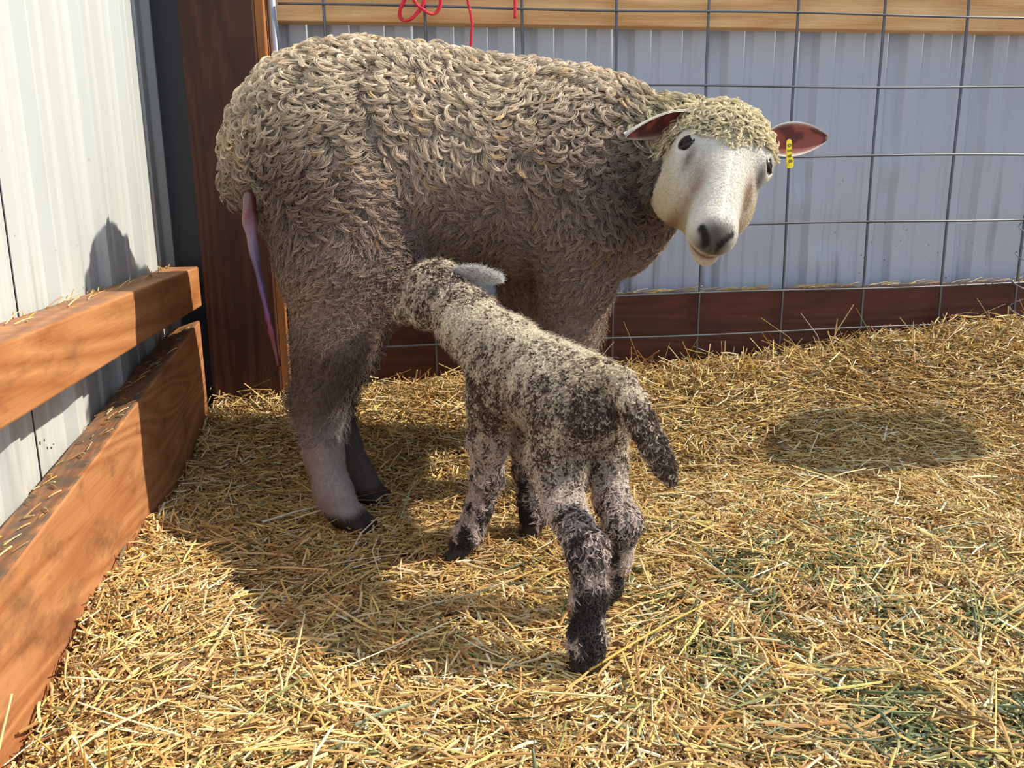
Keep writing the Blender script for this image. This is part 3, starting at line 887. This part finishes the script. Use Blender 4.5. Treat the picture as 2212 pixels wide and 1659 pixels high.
def ewe_color(P, N):
    s, u, m = head_co(P)
    head, face, leg = ewe_zone(P, N)
    nz = noise(P, 14, 1); nf = noise(P, 60, 2)
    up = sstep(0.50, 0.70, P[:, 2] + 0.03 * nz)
    c = TAUPE[None] * (1 - up[:, None]) + CREAM[None] * up[:, None]  # paler top: own cream plus fill light put into the colour
    # darker wool, part dirt, part painted shade: lower thigh, behind the thigh, belly line and chest under the head
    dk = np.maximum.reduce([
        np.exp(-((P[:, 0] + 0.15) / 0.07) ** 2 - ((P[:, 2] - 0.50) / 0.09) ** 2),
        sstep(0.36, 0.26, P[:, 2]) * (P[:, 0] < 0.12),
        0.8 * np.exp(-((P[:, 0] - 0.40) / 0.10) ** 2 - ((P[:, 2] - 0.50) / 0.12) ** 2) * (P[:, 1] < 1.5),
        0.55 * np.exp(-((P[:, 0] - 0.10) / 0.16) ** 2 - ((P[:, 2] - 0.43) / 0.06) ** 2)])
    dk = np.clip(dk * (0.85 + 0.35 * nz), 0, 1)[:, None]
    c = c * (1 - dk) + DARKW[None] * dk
    l = leg[:, None]
    lc = sl(166, 154, 150)[None] * (1 + 0.12 * nf[:, None])
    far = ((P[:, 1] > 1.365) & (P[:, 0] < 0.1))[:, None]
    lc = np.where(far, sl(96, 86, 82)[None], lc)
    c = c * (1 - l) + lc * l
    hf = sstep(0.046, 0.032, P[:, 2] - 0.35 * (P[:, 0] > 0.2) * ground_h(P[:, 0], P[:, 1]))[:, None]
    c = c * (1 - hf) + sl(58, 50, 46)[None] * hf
    # topknot wool greenish cream, face white with tan patches, dark nose, pink lips
    tk = np.maximum(head * (1 - face), 0.8 * sstep(0.17, 0.11, np.linalg.norm(P - hp(0, -0.06, -0.06), axis=1)) * (1 - head) * sstep(0.60, 0.64, P[:, 2]))[:, None]
    c = c * (1 - tk) + sl(205, 196, 160)[None] * tk
    fc = np.tile(FACE, (len(P), 1))
    cheek = sstep(-0.030, -0.058, u)[:, None] * (0.80 + 0.15 * nf[:, None]) * sstep(0.150, 0.120, m)[:, None]
    fc = fc * (1 - cheek) + sl(204, 186, 150)[None] * cheek
    pat = np.clip(np.exp(-((np.abs(s) - 0.036) / 0.010) ** 2 - ((m - 0.062) / 0.034) ** 2) * (0.9 + 0.4 * nf), 0, 0.9)[:, None]
    fc = fc * (1 - pat) + sl(150, 118, 92)[None] * pat
    tear = np.exp(-((np.abs(s) - 0.050) / 0.006) ** 2 - ((m - 0.026) / 0.016) ** 2)[:, None] * 0.7
    fc = fc * (1 - tear) + sl(84, 56, 44)[None] * tear
    pad = (np.exp(-(np.abs(s) / 0.0255) ** 4 - ((m - 0.162) / 0.019) ** 4) * sstep(-0.051, -0.043, u))[:, None]
    fc = fc * (1 - 0.95 * pad) + sl(88, 80, 72)[None] * (1 + 0.2 * nf[:, None]) * 0.95 * pad
    def seg(ax_, ay_, bx_, by_):
        px, py = np.abs(s) - ax_, m - ay_; dx, dy = bx_ - ax_, by_ - ay_
        tt_ = np.clip((px * dx + py * dy) / (dx * dx + dy * dy), 0, 1)
        return np.hypot(px - tt_ * dx, py - tt_ * dy)
    ns = (sstep(0.0048, 0.0022, seg(0.008, 0.165, 0.020, 0.149)) * sstep(-0.045, -0.035, u))[:, None]
    fc = fc * (1 - ns) + sl(36, 31, 28)[None] * ns
    ph = (np.exp(-(s / 0.0035) ** 2 - ((m - 0.172) / 0.012) ** 2) * 0.6)[:, None]
    fc = fc * (1 - ph) + sl(60, 50, 46)[None] * ph
    lip = np.exp(-((u + 0.058) / 0.0080) ** 2)[:, None] * sstep(0.140, 0.155, m)[:, None] * 0.9
    fc = fc * (1 - lip) + sl(112, 70, 60)[None] * lip
    chin = sstep(0.115, 0.14, m)[:, None] * sstep(-0.060, -0.068, u)[:, None] * 0.7
    fc = fc * (1 - chin) + sl(220, 204, 180)[None] * chin
    f = face[:, None]
    c = c * (1 - f) + fc * f
    return np.maximum(c / np.maximum(1, c.max(1, keepdims=True) / 0.85), 0.005)

def ear(base, axis, nrm, L, W, cup, droop=0.0):
    """cupped ear with thickness: inner face dark pink, rim and back white"""
    axis = norm(axis); nrm = np.array(nrm, float); nrm = norm(nrm - axis * (nrm @ axis)); side = np.cross(nrm, axis)
    nt, nv = 22, 13
    t = np.linspace(0, 1, nt)[:, None]; v = np.linspace(-1, 1, nv)[None]
    w = W * (0.50 * (1 - t) ** 2 + 0.98 * np.sin(np.pi * t ** 0.92) ** 0.72) + 0.0006
    base = np.array(base, float)
    P = base + axis * (L * t)[..., None] + side * (w * v)[..., None] + nrm * (cup * (v ** 2) * (1 - 0.5 * t) - 0.004 + 0 * t)[..., None] + np.array([0, 0, -1.0]) * (droop * t ** 2)[..., None]
    th = 0.0035 * (1 - 0.7 * np.abs(v) ** 3) * (1 - 0.7 * t ** 3)
    A = (P + nrm * th[..., None] * 0.5).reshape(-1, 3); B = (P - nrm * th[..., None] * 0.5 - nrm * 0.001).reshape(-1, 3)
    i = np.arange(nt - 1)[:, None] * nv; j = np.arange(nv - 1)[None]
    f = np.stack([i + j, i + nv + j, i + nv + j + 1, i + j + 1], -1).reshape(-1, 4); n = nt * nv
    e = []
    for jj in (0, nv - 1):
        ii = np.arange(nt - 1) * nv + jj; e.append(np.stack([ii, ii + nv, ii + nv + n, ii + n], -1))
    q = (nt - 1) * nv + np.arange(nv - 1); e.append(np.stack([q, q + 1, q + 1 + n, q + n], -1))
    rim = np.maximum(np.abs(v) + 0 * t, sstep(0.90, 1.0, t) + 0 * v)
    inner = (1 - sstep(0.80, 0.95, rim)).reshape(-1, 1)
    nn = noise(A, 90, 4)[:, None]
    pink = np.where(nn > 0, sl(150, 84, 74)[None], sl(104, 60, 58)[None]) * (1 + 0.15 * nn)
    ca = pink * inner + sl(226, 216, 198)[None] * (1 - inner)
    cb = np.tile(sl(214, 206, 190), (n, 1))
    return np.concatenate([A, B]), np.concatenate([f, f[:, ::-1] + n] + e), np.concatenate([ca, cb]), P

EB1, EB2 = hp(0.062, -0.040, -0.048) + np.array([0, 0, 0.011]), hp(-0.052, -0.045, -0.056) + np.array([0, 0, 0.017])
r1 = ear(EB1, (0.97, 0.10, 0.10), (0.10, -0.96, -0.10), 0.108, 0.0215, 0.009, 0.006)
r2 = ear(EB2, (-0.93, -0.05, -0.20), (0.0, -0.55, -0.83), 0.100, 0.0245, 0.016, 0.010)
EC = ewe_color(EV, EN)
V_, F_, C_ = combine([(EV, EF, EC * 0.8), r1[:3], r2[:3]])  # ewe body darkened to paint shade in the gaps between locks
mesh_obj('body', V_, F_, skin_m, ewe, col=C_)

# eyes
def mat_eye():
    m, nt, b = mat_new('eye'); b.inputs['Base Color'].default_value = (0.010, 0.006, 0.004, 1); b.inputs['Roughness'].default_value = 0.22
    b.inputs['Specular IOR Level'].default_value = 0.25
    return m
eye_m = mat_eye()
lid_m = mat_plain('eyelid', sl(46, 34, 29), 0.6)
def uvball(c, ax, r, n=16):
    th = np.linspace(0, np.pi, n); ph = np.linspace(0, 2 * np.pi, 2 * n, endpoint=False)
    T, Pp = np.meshgrid(th, ph, indexing='ij')
    q = np.stack([np.sin(T) * np.cos(Pp) * r[0], np.sin(T) * np.sin(Pp) * r[1], np.cos(T) * r[2]], -1).reshape(-1, 3)
    v = np.array(c) + q @ np.array(ax)
    i = np.arange(n - 1)[:, None] * 2 * n; j = np.arange(2 * n)[None]; jj = (j + 1) % (2 * n)
    return v, np.stack([i + j, i + jj, i + 2 * n + jj, i + 2 * n + j], -1).reshape(-1, 4)
for q in (-1, 1):
    c = hp(0.0525 * q, -0.0275, 0.004)
    eo = mesh_obj('eye', *uvball(c, HAX, (0.0130, 0.0130, 0.0130)), eye_m, ewe)
    # lids: a torus-like rim
    out_d = norm(HS * q * 0.75 + HU * 0.62)
    e1 = norm(HM - out_d * (HM @ out_d)); e2 = np.cross(out_d, e1)
    a = np.linspace(0, 2 * np.pi, 25)
    ring = c + out_d * (0.0098 - 0.0024 * np.sin(a) ** 2)[:, None] + e1 * (0.0088 * np.cos(a))[:, None] + e2 * (0.0122 * np.sin(a))[:, None]
    mesh_obj('eyelid', *tube(ring, 0.0021, 8, caps=False), lid_m, eo)

# ear tag with its number, running down the ear
tag_m = mat_plain('yellow_plastic', sl(236, 214, 40), 0.35)
ink_m = mat_plain('tag_ink', sl(84, 80, 20), 0.6)
tb = EB1 + np.array([0.033, -0.0075, -0.002])
tax = norm([0.04, -0.03, -1.0]); tn = norm([0.15, -1.0, 0.0]); tn = norm(tn - tax * (tn @ tax)); tsd = np.cross(tax, tn); tsd = tsd if tsd[0] > 0 else -tsd
def strip(L, W, th, c0):
    a = np.linspace(0, np.pi, 9)
    top = np.stack([np.cos(a) * W / 2, -np.sin(a) * W / 2], -1)
    pts = np.concatenate([top, [[-W / 2, L - 0.002], [-W / 2 + 0.002, L], [W / 2 - 0.002, L], [W / 2, L - 0.002]]])
    n = len(pts)
    A = c0 + tsd * pts[:, :1] + tax * pts[:, 1:] + tn * th / 2; B = A - tn * th
    q = np.arange(n); f = np.stack([q, (q + 1) % n, (q + 1) % n + n, q + n], -1)
    cA = c0 + tax * L / 2
    V = np.concatenate([A, B, [cA + tn * th / 2, cA - tn * th / 2]])
    return V, [f, np.concatenate([np.stack([q, (q + 1) % n, q * 0 + 2 * n], -1), np.stack([(q + 1) % n + n, q + n, q * 0 + 2 * n + 1], -1)])]
v1 = strip(0.034, 0.0092, 0.0014, tb)
v2 = strip(0.011, 0.0120, 0.0030, tb + tax * 0.0265 + tsd * 0.002 - tn * 0.0010)
v, f, _ = combine([v1, v2])
to = mesh_obj('ear_tag', v, f, tag_m, ewe, smooth=False)
to['label'] = 'narrow yellow plastic ear tag numbered 0598'
for k, ch in enumerate('0598'):
    cu = bpy.data.curves.new('digit', 'FONT'); cu.body = ch; cu.size = 0.0095; cu.align_x = 'CENTER'; cu.align_y = 'CENTER'; cu.extrude = 0.0001; cu.offset = 0.0002
    tmp = bpy.data.objects.new('digit', cu); COL.objects.link(tmp)
    dg = bpy.context.evaluated_depsgraph_get()
    me = bpy.data.meshes.new_from_object(tmp.evaluated_get(dg)); bpy.data.objects.remove(tmp)
    me.materials.clear(); me.materials.append(ink_m)
    d = bpy.data.objects.new('digit', me); COL.objects.link(d)
    off = 0.0018 if k == 3 else 0.0009
    pos = tb + tax * (0.0045 + 0.0077 * k) + tn * off + (tsd * 0.001 if k == 3 else 0)
    mm = Matrix.Identity(4)
    # read with the head tilted: digits stacked, lying on their side
    for r_ in range(3):
        mm[r_][0], mm[r_][1], mm[r_][2], mm[r_][3] = tax[r_], tsd[r_], tn[r_], pos[r_]
    d.parent = to
    d.matrix_parent_inverse = Matrix.Identity(4)
    d.matrix_basis = Matrix.Translation(ewe.location) @ mm if False else mm

# wool
wr = np.random.default_rng(21)
P, N = sample_surface(EV, EF, EN, 29000, wr)
head, face, leg = ewe_zone(P, N)
up = sstep(0.45, 0.62, P[:, 2] + 0.03 * noise(P, 12, 6))
up = np.maximum(up, 0.6 * sstep(0.1, 0.4, P[:, 0]) * sstep(0.40, 0.5, P[:, 2]))
keep = (head < 0.3) & (P[:, 2] > 0.225 + 0.02 * noise(P, 25, 2)) & (wr.random(len(P)) < 1 - 0.30 * up)
P, N, up = P[keep], N[keep], up[keep]
n = len(P)
low = sstep(0.42, 0.26, P[:, 2])
D = np.stack([-0.5 + 1.1 * noise(P, 13, 7), 0.1 + 0 * up, -0.9 + 0.8 * noise(P, 11, 8)], -1) + wr.normal(size=(n, 3)) * 0.22
turn = np.where(noise(P, 24, 9) > 0, 1, -1) * (3.9 * up + 1.1 * (1 - up)) * wr.uniform(0.5, 1.3, n)
L = (0.023 + 0.017 * up) * wr.uniform(0.7, 1.25, n) * (1 - 0.5 * low)
a0 = (0.55 + 0.45 * up) * wr.uniform(0.7, 1.2, n) * (1 - 0.4 * low)
a1 = -(0.20 + 0.60 * up) * wr.uniform(0.6, 1.3, n)
rad = (0.0043 - 0.0001 * up) * wr.uniform(0.75, 1.2, n) * (1 - 0.25 * low)
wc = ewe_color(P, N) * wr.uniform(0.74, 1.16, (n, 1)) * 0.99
wt = wr.random((n, 1)) < 0.06
wc = np.where(wt, wc * np.array([1.10, 1.0, 0.80]), wc)
hP, hR, hC = locks(P, N, D, L, a0, a1, turn, rad, 14, 10, 0.00045, np.clip(wc, 0.01, 0.95), wr)
fleece = hair_obj('fleece', hP, hR, hC, wool_m, ewe)
# fuzz under and between locks
P, N = sample_surface(EV, EF, EN, 60000, wr)
head, face, leg = ewe_zone(P, N)
keep = (head < 0.5) & (P[:, 2] > 0.14)
P, N = P[keep], N[keep]; n = len(P)
D = np.stack([-0.3 + noise(P, 14, 7), 0 * P[:, 0], -1 + noise(P, 12, 8)], -1)
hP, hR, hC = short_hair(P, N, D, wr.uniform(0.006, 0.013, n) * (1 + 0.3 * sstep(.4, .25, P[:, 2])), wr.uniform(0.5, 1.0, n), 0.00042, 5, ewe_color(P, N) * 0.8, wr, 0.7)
hair_obj('wool_fuzz', hP, hR, hC, wool_m, fleece)
# topknot: short tight wool on the poll and forehead
PH, NH_ = sample_surface(EV, EF, EN, 330000, wr)
head, face, leg = ewe_zone(PH, NH_)
k = (head > 0.5) & (face < 0.5)
k2 = k & (wr.random(len(k)) < 0.34)
P, N = PH[k2], NH_[k2]; n = len(P)
tkb = sstep(0.006, -0.030, (P - HO) @ HM)
D = wr.normal(size=(n, 3)) * 0.8 + HM * 0.5 + np.array([0, 0, -0.2])
cc = sl(240, 226, 190)[None] * wr.uniform(0.80, 1.12, (n, 1)) * 0.98
hP, hR, hC = locks(P, N, D, wr.uniform(0.013, 0.024, n) * (0.5 + 0.75 * tkb), wr.uniform(0.9, 1.5, n), -wr.uniform(0.2, 1.2, n), wr.choice([-1, 1], n) * wr.uniform(1.5, 4.5, n), wr.uniform(0.0014, 0.0023, n), 10, 7, 0.00027, cc, wr)
hair_obj('topknot', hP, hR, hC, wool_m, ewe)
# short coat on the face and lower legs
k3 = (face >= 0.35) & (head > 0.3) & (wr.random(len(k)) < 0.9)
k4 = (leg > 0.4) & (PH[:, 2] > 0.035) & (wr.random(len(k)) < 0.55)
s_, u_, m_ = head_co(PH)
nose_free = ~((m_ > 0.144) & (np.abs(s_) < 0.025) & (u_ > -0.062))
eye_free = np.ones(len(k), bool)
for q in (-1, 1):
    eye_free &= np.linalg.norm(PH - hp(0.0545 * q, -0.0265, 0.004), axis=1) > 0.0165
km = (k3 & nose_free & eye_free) | k4
P, N = PH[km], NH_[km]; n = len(P)
isf = (face[km] >= 0.35) & (head[km] > 0.3)
D = np.where(isf[:, None], HM[None] * -0.2 + HS[None] * np.sign(s_[km])[:, None] * 0.5 + np.array([0, 0, -0.6])[None], np.array([[0, 0, -1.0]]))
hP, hR, hC = short_hair(P, N, D, np.where(isf, wr.uniform(0.0035, 0.006, n), wr.uniform(0.005, 0.010, n)), wr.uniform(0.15, 0.4, n), 0.00028, 4, ewe_color(P, N), wr, 0.3, 0.1)
hair_obj('short_coat', hP, hR, hC, coat_m, ewe)

# birth membrane hanging under the tail
bm, nt, b = mat_new('wet_membrane')
a = N_(nt, 'ShaderNodeAttribute', attribute_name='col'); nt.links.new(a.outputs[0], b.inputs[0])
b.inputs['Roughness'].default_value = 0.25; b.inputs['Subsurface Weight'].default_value = 0.2; b.inputs['Subsurface Scale'].default_value = 0.005
C = crom([(-0.198, 1.40, 0.535), (-0.196, 1.368, 0.505), (-0.194, 1.350, 0.470), (-0.190, 1.345, 0.430), (-0.184, 1.345, 0.385), (-0.179, 1.345, 0.345), (-0.176, 1.345, 0.325), (-0.171, 1.345, 0.290), (-0.167, 1.345, 0.262)], 7)
t = np.linspace(0, 1, len(C))
rr = np.interp(t, [0, .12, .22, .35, .6, .74, .78, .82, 1], [.007, .0095, .0085, .0065, .0045, .0034, .0052, .0032, .0028]) * (1 + 0.12 * np.sin(t * 40))
v, f = tube(C, rr, 14)
ang = np.tile(np.arange(14), len(C)) * 2 * np.pi / 14
fold = 0.0022 * np.sin(2 * ang + np.repeat(t, 14) * 9) * np.repeat(rr / 0.010, 14)
vn = v[:len(ang)] - np.repeat(C, 14, 0)
v[:len(ang)] += vn / (np.linalg.norm(vn, axis=1)[:, None] + 1e-9) * fold[:, None]
tt = np.concatenate([np.repeat(t, 14), [0, 1]])
cs = np.stack([np.interp(tt, [0, .18, .3, .5, .75, 1], q) for q in zip(sl(62, 34, 30), sl(104, 50, 48), sl(118, 100, 116), sl(98, 78, 122), sl(110, 52, 76), sl(112, 60, 52))], -1)
cs = cs * (1 + 0.35 * noise(v, 70, 3)[:, None])
o = mesh_obj('birth_membrane', v, f, bm, ewe, col=np.clip(cs, 0.01, 0.9)); o['label'] = 'wet pink and purple membrane hanging below the tail'

# ------------------------------------------------------------------ the lamb
lamb = empty('lamb', (0.19, 1.03, 0.0))
tag(lamb, 'speckled newborn lamb seen from behind, head reaching under the ewe', 'lamb')
B = SDF((-0.03, 0.74, -0.02), (0.38, 1.38, 0.47), 0.0027)
B.ell((0.228, 0.955, 0.278), (0.050, 0.062, 0.050), 0.03)
B.ell((0.200, 1.03, 0.280), (0.052, 0.085, 0.056), 0.03)
B.ell((0.170, 1.12, 0.278), (0.052, 0.070, 0.064), 0.03)
B.cap((0.240, 0.94, 0.300), (0.163, 1.13, 0.318), 0.028, 0.030, 0.02)
# neck and head
B.cap((0.160, 1.135, 0.298), (0.120, 1.190, 0.340), 0.048, 0.041, 0.03)
B.cap((0.120, 1.190, 0.340), (0.088, 1.230, 0.378), 0.041, 0.037, 0.02)
B.ell((0.162, 1.115, 0.335), (0.024, 0.03, 0.018), 0.02)
B.ell((0.078, 1.245, 0.388), (0.040, 0.038, 0.038), 0.02)
B.ell((0.062, 1.235, 0.358), (0.026, 0.028, 0.026), 0.02)
B.cap((0.070, 1.250, 0.380), (0.036, 1.272, 0.358), 0.030, 0.019, 0.02)
B.ell((0.028, 1.277, 0.353), (0.018, 0.017, 0.016), 0.01)
# hind near
HL = [(0.208, 0.955, 0.262), (0.198, 0.965, 0.205), (0.198, 0.925, 0.160), (0.211, 0.858, 0.133), (0.209, 0.842, 0.085), (0.203, 0.828, 0.042), (0.200, 0.818, 0.020)]
B.chain(HL, [0.044, 0.031, 0.0190, 0.0185, 0.0145, 0.0155, 0.0150], 0.016)
# hind far
HR = [(0.250, 0.975, 0.262), (0.266, 0.995, 0.190), (0.268, 0.972, 0.150), (0.274, 0.940, 0.128), (0.270, 0.952, 0.078), (0.260, 0.960, 0.040), (0.257, 0.962, 0.020)]
B.chain(HR, [0.040, 0.023, 0.0165, 0.0175, 0.0135, 0.0145, 0.0145], 0.016)
FLg = [(0.143, 1.135, 0.245), (0.137, 1.150, 0.180), (0.136, 1.160, 0.122), (0.122, 1.158, 0.075), (0.105, 1.152, 0.042), (0.094, 1.148, 0.022)]
B.chain(FLg, [0.036, 0.024, 0.0185, 0.0145, 0.0155, 0.0150], 0.016)
FRg = [(0.198, 1.165, 0.235), (0.202, 1.190, 0.165), (0.205, 1.215, 0.110), (0.209, 1.222, 0.062), (0.213, 1.218, 0.035), (0.210, 1.212, 0.018)]
B.chain(FRg, [0.036, 0.024, 0.0175, 0.014, 0.015, 0.0145], 0.016)
def lhoof(x, y, z, dx, dy):
    d = norm([dx, dy, 0]); p = np.array([-d[1], d[0], 0])
    for q in (-1, 1):
        c = np.array([x, y, z]) + p * 0.0072 * q
        B.cap(c, c + d * 0.017 + np.array([0, 0, -0.009]), 0.0090, 0.0068, 0.003)
lhoof(0.200, 0.820, 0.014, -0.2, 0.8); lhoof(0.255, 0.962, 0.015, -0.1, 0.8); lhoof(0.092, 1.146, 0.017, -0.9, -0.1); lhoof(0.210, 1.212, 0.014, -0.4, 0.7)
# tail
TL = [(0.246, 0.925, 0.312), (0.258, 0.900, 0.312), (0.268, 0.885, 0.292), (0.278, 0.879, 0.268), (0.290, 0.874, 0.243), (0.300, 0.869, 0.222), (0.308, 0.865, 0.206)]
B.chain(TL, [0.018, 0.0135, 0.0125, 0.0125, 0.0120, 0.0100, 0.0055], 0.010)
BV, BF = B.mesh(2)
BN = vnormals(BV, BF)
def lamb_color(P, flecks=None):
    nz = noise(P, 30, 2); nf = noise(P, 210, 5); nm = noise(P, 75, 8)
    c = np.tile(sl(242, 228, 204), (len(P), 1))
    dark = sl(56, 50, 48)[None] * sstep(0.20, 0.12, P[:, 2])[:, None] + sl(74, 58, 48)[None] * (1 - sstep(0.20, 0.12, P[:, 2])[:, None])
    # flank, haunch, tail and lower legs are stained dark, in blotches
    z = P[:, 2]
    side = sstep(0.320, 0.27, z)
    w = 0.42 * side + 0.14 * sstep(0.345, 0.325, z) + 0.05 + 0.12 * nz  # top of the back kept paler, sunlight put into the coat colour
    w = np.maximum(w, 0.92 * np.exp(-((P[:, 0] - 0.222) / 0.035) ** 2 - ((z - 0.262) / 0.028) ** 2 - ((P[:, 1] - .93) / .06) ** 2))
    w = np.maximum(w, 0.86 * (P[:, 1] < 0.905) * (z > 0.19) * sstep(0.305, 0.28, z))
    w = np.maximum(w, 0.50 * sstep(0.115, 0.075, z))
    w = np.maximum(w, 0.85 * sstep(0.05, 0.03, z))
    w = np.maximum(w, 0.75 * np.exp(-((P[:, 0] - 0.209) / 0.03) ** 2 - ((P[:, 1] - 0.845) / 0.025) ** 2 - ((z - 0.09) / 0.045) ** 2))
    w = np.maximum(w, 0.62 * np.exp(-((P[:, 0] - 0.125) / 0.035) ** 2 - ((P[:, 1] - 1.16) / 0.05) ** 2 - ((z - 0.29) / 0.06) ** 2))
    w = np.maximum(w, 0.45 * (P[:, 1] > 1.17) * (z > 0.3))
    light_leg = np.exp(-((z - 0.165) / 0.030) ** 2)
    w = w * (1 - 0.8 * light_leg * (P[:, 1] > .9))
    lowleg = sstep(0.13, 0.09, z)
    w = np.clip(w + (0.30 * noise(P, 170, 8) + 0.14 * nm) * (w > 0.05) * (1 - lowleg), 0, 1)
    mid = np.clip(w * 0.75, 0, 0.55)[:, None]
    c = c * (1 - mid) + sl(170, 146, 124)[None] * mid
    if flecks is None:
        k = (0.8 * w)[:, None]
    else:
        k = (flecks < np.clip(w * 0.86, 0, 0.80)).astype(float)[:, None]
    st = sstep(0.25, 0.45, w + 0.55 * noise(P * np.array([1, 1, 0.4]), 170, 9) - 0.12)[:, None]
    lw_ = lowleg[:, None]
    k = k * (1 - lw_) + st * lw_
    c = c * (1 - k) + dark * k
    warm = np.exp(-((P[:, 0] - 0.24) / 0.03) ** 2 - ((P[:, 1] - 0.93) / 0.04) ** 2 - ((z - 0.31) / 0.02) ** 2)[:, None] * 0.5
    c = c * (1 - warm * np.array([0.05, .25, .6]))
    lg = (sstep(0.22, 0.17, z) * (1 - k[:, 0]))[:, None] * 0.6
    c = c * (1 - lg) + sl(214, 196, 192)[None] * lg
    return np.clip(c, 0.005, 0.9)
lskin = mat_attr('lamb_skin', 0.6, 0.3, bump=(900, 0.5, 0.0015))
e1 = ear((0.100, 1.226, 0.408), (0.92, -0.25, 0.12), (0.15, 0.55, 0.80), 0.066, 0.0150, 0.006, 0.010)
e2 = ear((0.085, 1.218, 0.372), (0.45, -0.70, -0.30), (-0.5, 0.1, 0.6), 0.045, 0.0130, 0.004, 0.008)
lec = lambda r: np.clip(sl(150, 146, 144)[None] * (1 + 0.12 * noise(r[0], 150, 2)[:, None]), 0, 0.9)
V_, F_, C_ = combine([(BV, BF, lamb_color(BV) * 0.85), (e1[0], e1[1], lec(e1)), (e2[0], e2[1], sl(206, 190, 166)[None] * np.ones((len(e2[0]), 1)))])
mesh_obj('body', V_, F_, lskin, lamb, col=C_)
eo = mesh_obj('eye', *uvball((0.0445, 1.2435, 0.3765), np.eye(3), (0.007, 0.007, 0.007)), eye_m, lamb)

lr = np.random.default_rng(33)
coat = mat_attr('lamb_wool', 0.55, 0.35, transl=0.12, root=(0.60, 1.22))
P, N = sample_surface(BV, BF, BN, 34000, lr)
keep = (P[:, 2] > 0.03)
keep &= np.linalg.norm(P - np.array([0.042, 1.243, 0.3765]), axis=1) > 0.007
P, N = P[keep], N[keep]; n = len(P)
legz = sstep(0.20, 0.15, P[:, 2])
D = np.stack([0.4 * noise(P, 40, 1), -0.3 + 0.4 * noise(P, 40, 2), -0.6 - 0.6 * legz], -1) + lr.normal(size=(n, 3)) * 0.5
hP, hR, hC = locks(P, N, D, lr.uniform(0.006, 0.010, n) * (1 + 0.5 * legz), lr.uniform(0.7, 1.2, n) * (1 - 0.4 * legz), -lr.uniform(0.3, 1.3, n) * (1 - 0.5 * legz), lr.choice([-1, 1], n) * lr.uniform(1.5, 4.6, n) * (1 - 0.6 * legz), lr.uniform(0.0010, 0.0017, n), 8, 6, 0.00022, lamb_color(P, lr.random(n)) * lr.uniform(0.85, 1.2, (n, 1)), lr, sink=0.0005)
lw = hair_obj('curly_coat', hP, hR, hC, coat, lamb)
P, N = sample_surface(BV, BF, BN, 60000, lr); n = len(P)
D = np.tile(np.array([[0.0, -0.3, -1.0]]), (n, 1))
hP, hR, hC = short_hair(P, N, D, lr.uniform(0.004, 0.009, n), lr.uniform(0.5, 1.1, n), 0.00013, 4, lamb_color(P, lr.random(n)), lr, 0.6)
k = P[:, 2] > 0.025
hair_obj('fine_fuzz', hP[k], hR[k], hC[k], coat, lw)
# fuzz on the right ear
EP = np.concatenate([e1[3].reshape(-1, 3)] * 26) + lr.normal(size=(e1[3].size // 3 * 26, 3)) * np.array([.002, .001, .001])
n = len(EP)
Nn = np.where(lr.random((n, 1)) < 0.6, -1, 1) * norm((0.15, 0.55, 0.80))[None] + lr.normal(size=(n, 3)) * 0.3; Nn /= np.linalg.norm(Nn, axis=1)[:, None]
hP, hR, hC = short_hair(EP, Nn, np.tile([[0.9, -0.1, 0.0]], (n, 1)), lr.uniform(0.004, 0.009, n), lr.uniform(0.3, 0.8, n), 0.00020, 4, np.tile(sl(220, 218, 214), (n, 1)), lr, 0.7, 0.15)
hair_obj('ear_fuzz', hP, hR, hC, coat, lw)

# ------------------------------------------------------------------ unseen bucket, added to cast the oval shadow on the straw
bk = empty('shadow_bucket', (1.745, 1.44, 0.64)); tag(bk, 'unseen black rubber bucket on a rope, added to cast the oval straw shadow', 'bucket')
rub = mat_plain('black_rubber', (0.02, 0.02, 0.022), 0.6)
bx0, by0 = 1.745, 1.44
def lathe(prof, n=40):
    prof = np.array(prof, float); th = np.linspace(0, 2 * np.pi, n, endpoint=False)
    v = np.stack([bx0 + prof[:, :1] * np.cos(th), by0 + prof[:, :1] * np.sin(th), np.broadcast_to(prof[:, 1:], (len(prof), n))], -1).reshape(-1, 3)
    i = np.arange(len(prof) - 1)[:, None] * n; j = np.arange(n)[None]
    return v, np.stack([i + j, i + (j + 1) % n, i + n + (j + 1) % n, i + n + j], -1).reshape(-1, 4)
mesh_obj('bucket_shell', *lathe([(0.001, 0.66), (0.100, 0.66), (0.128, 0.85), (0.133, 0.85), (0.133, 0.858), (0.125, 0.858), (0.098, 0.668), (0.001, 0.668)]), rub, bk)
a = np.linspace(0, np.pi, 21)
mesh_obj('bail_handle', *tube(np.stack([bx0 + 0.13 * np.cos(a), by0 + 0 * a, 0.845 + 0.13 * np.sin(a)], -1), 0.0025, 8), galv, bk)
mesh_obj('rope', *tube([(bx0, by0, 0.975), (bx0, by0, 1.3), (bx0, by0, 1.8)], 0.004, 8), mat_plain('rope', sl(150, 130, 95), 0.8), bk)
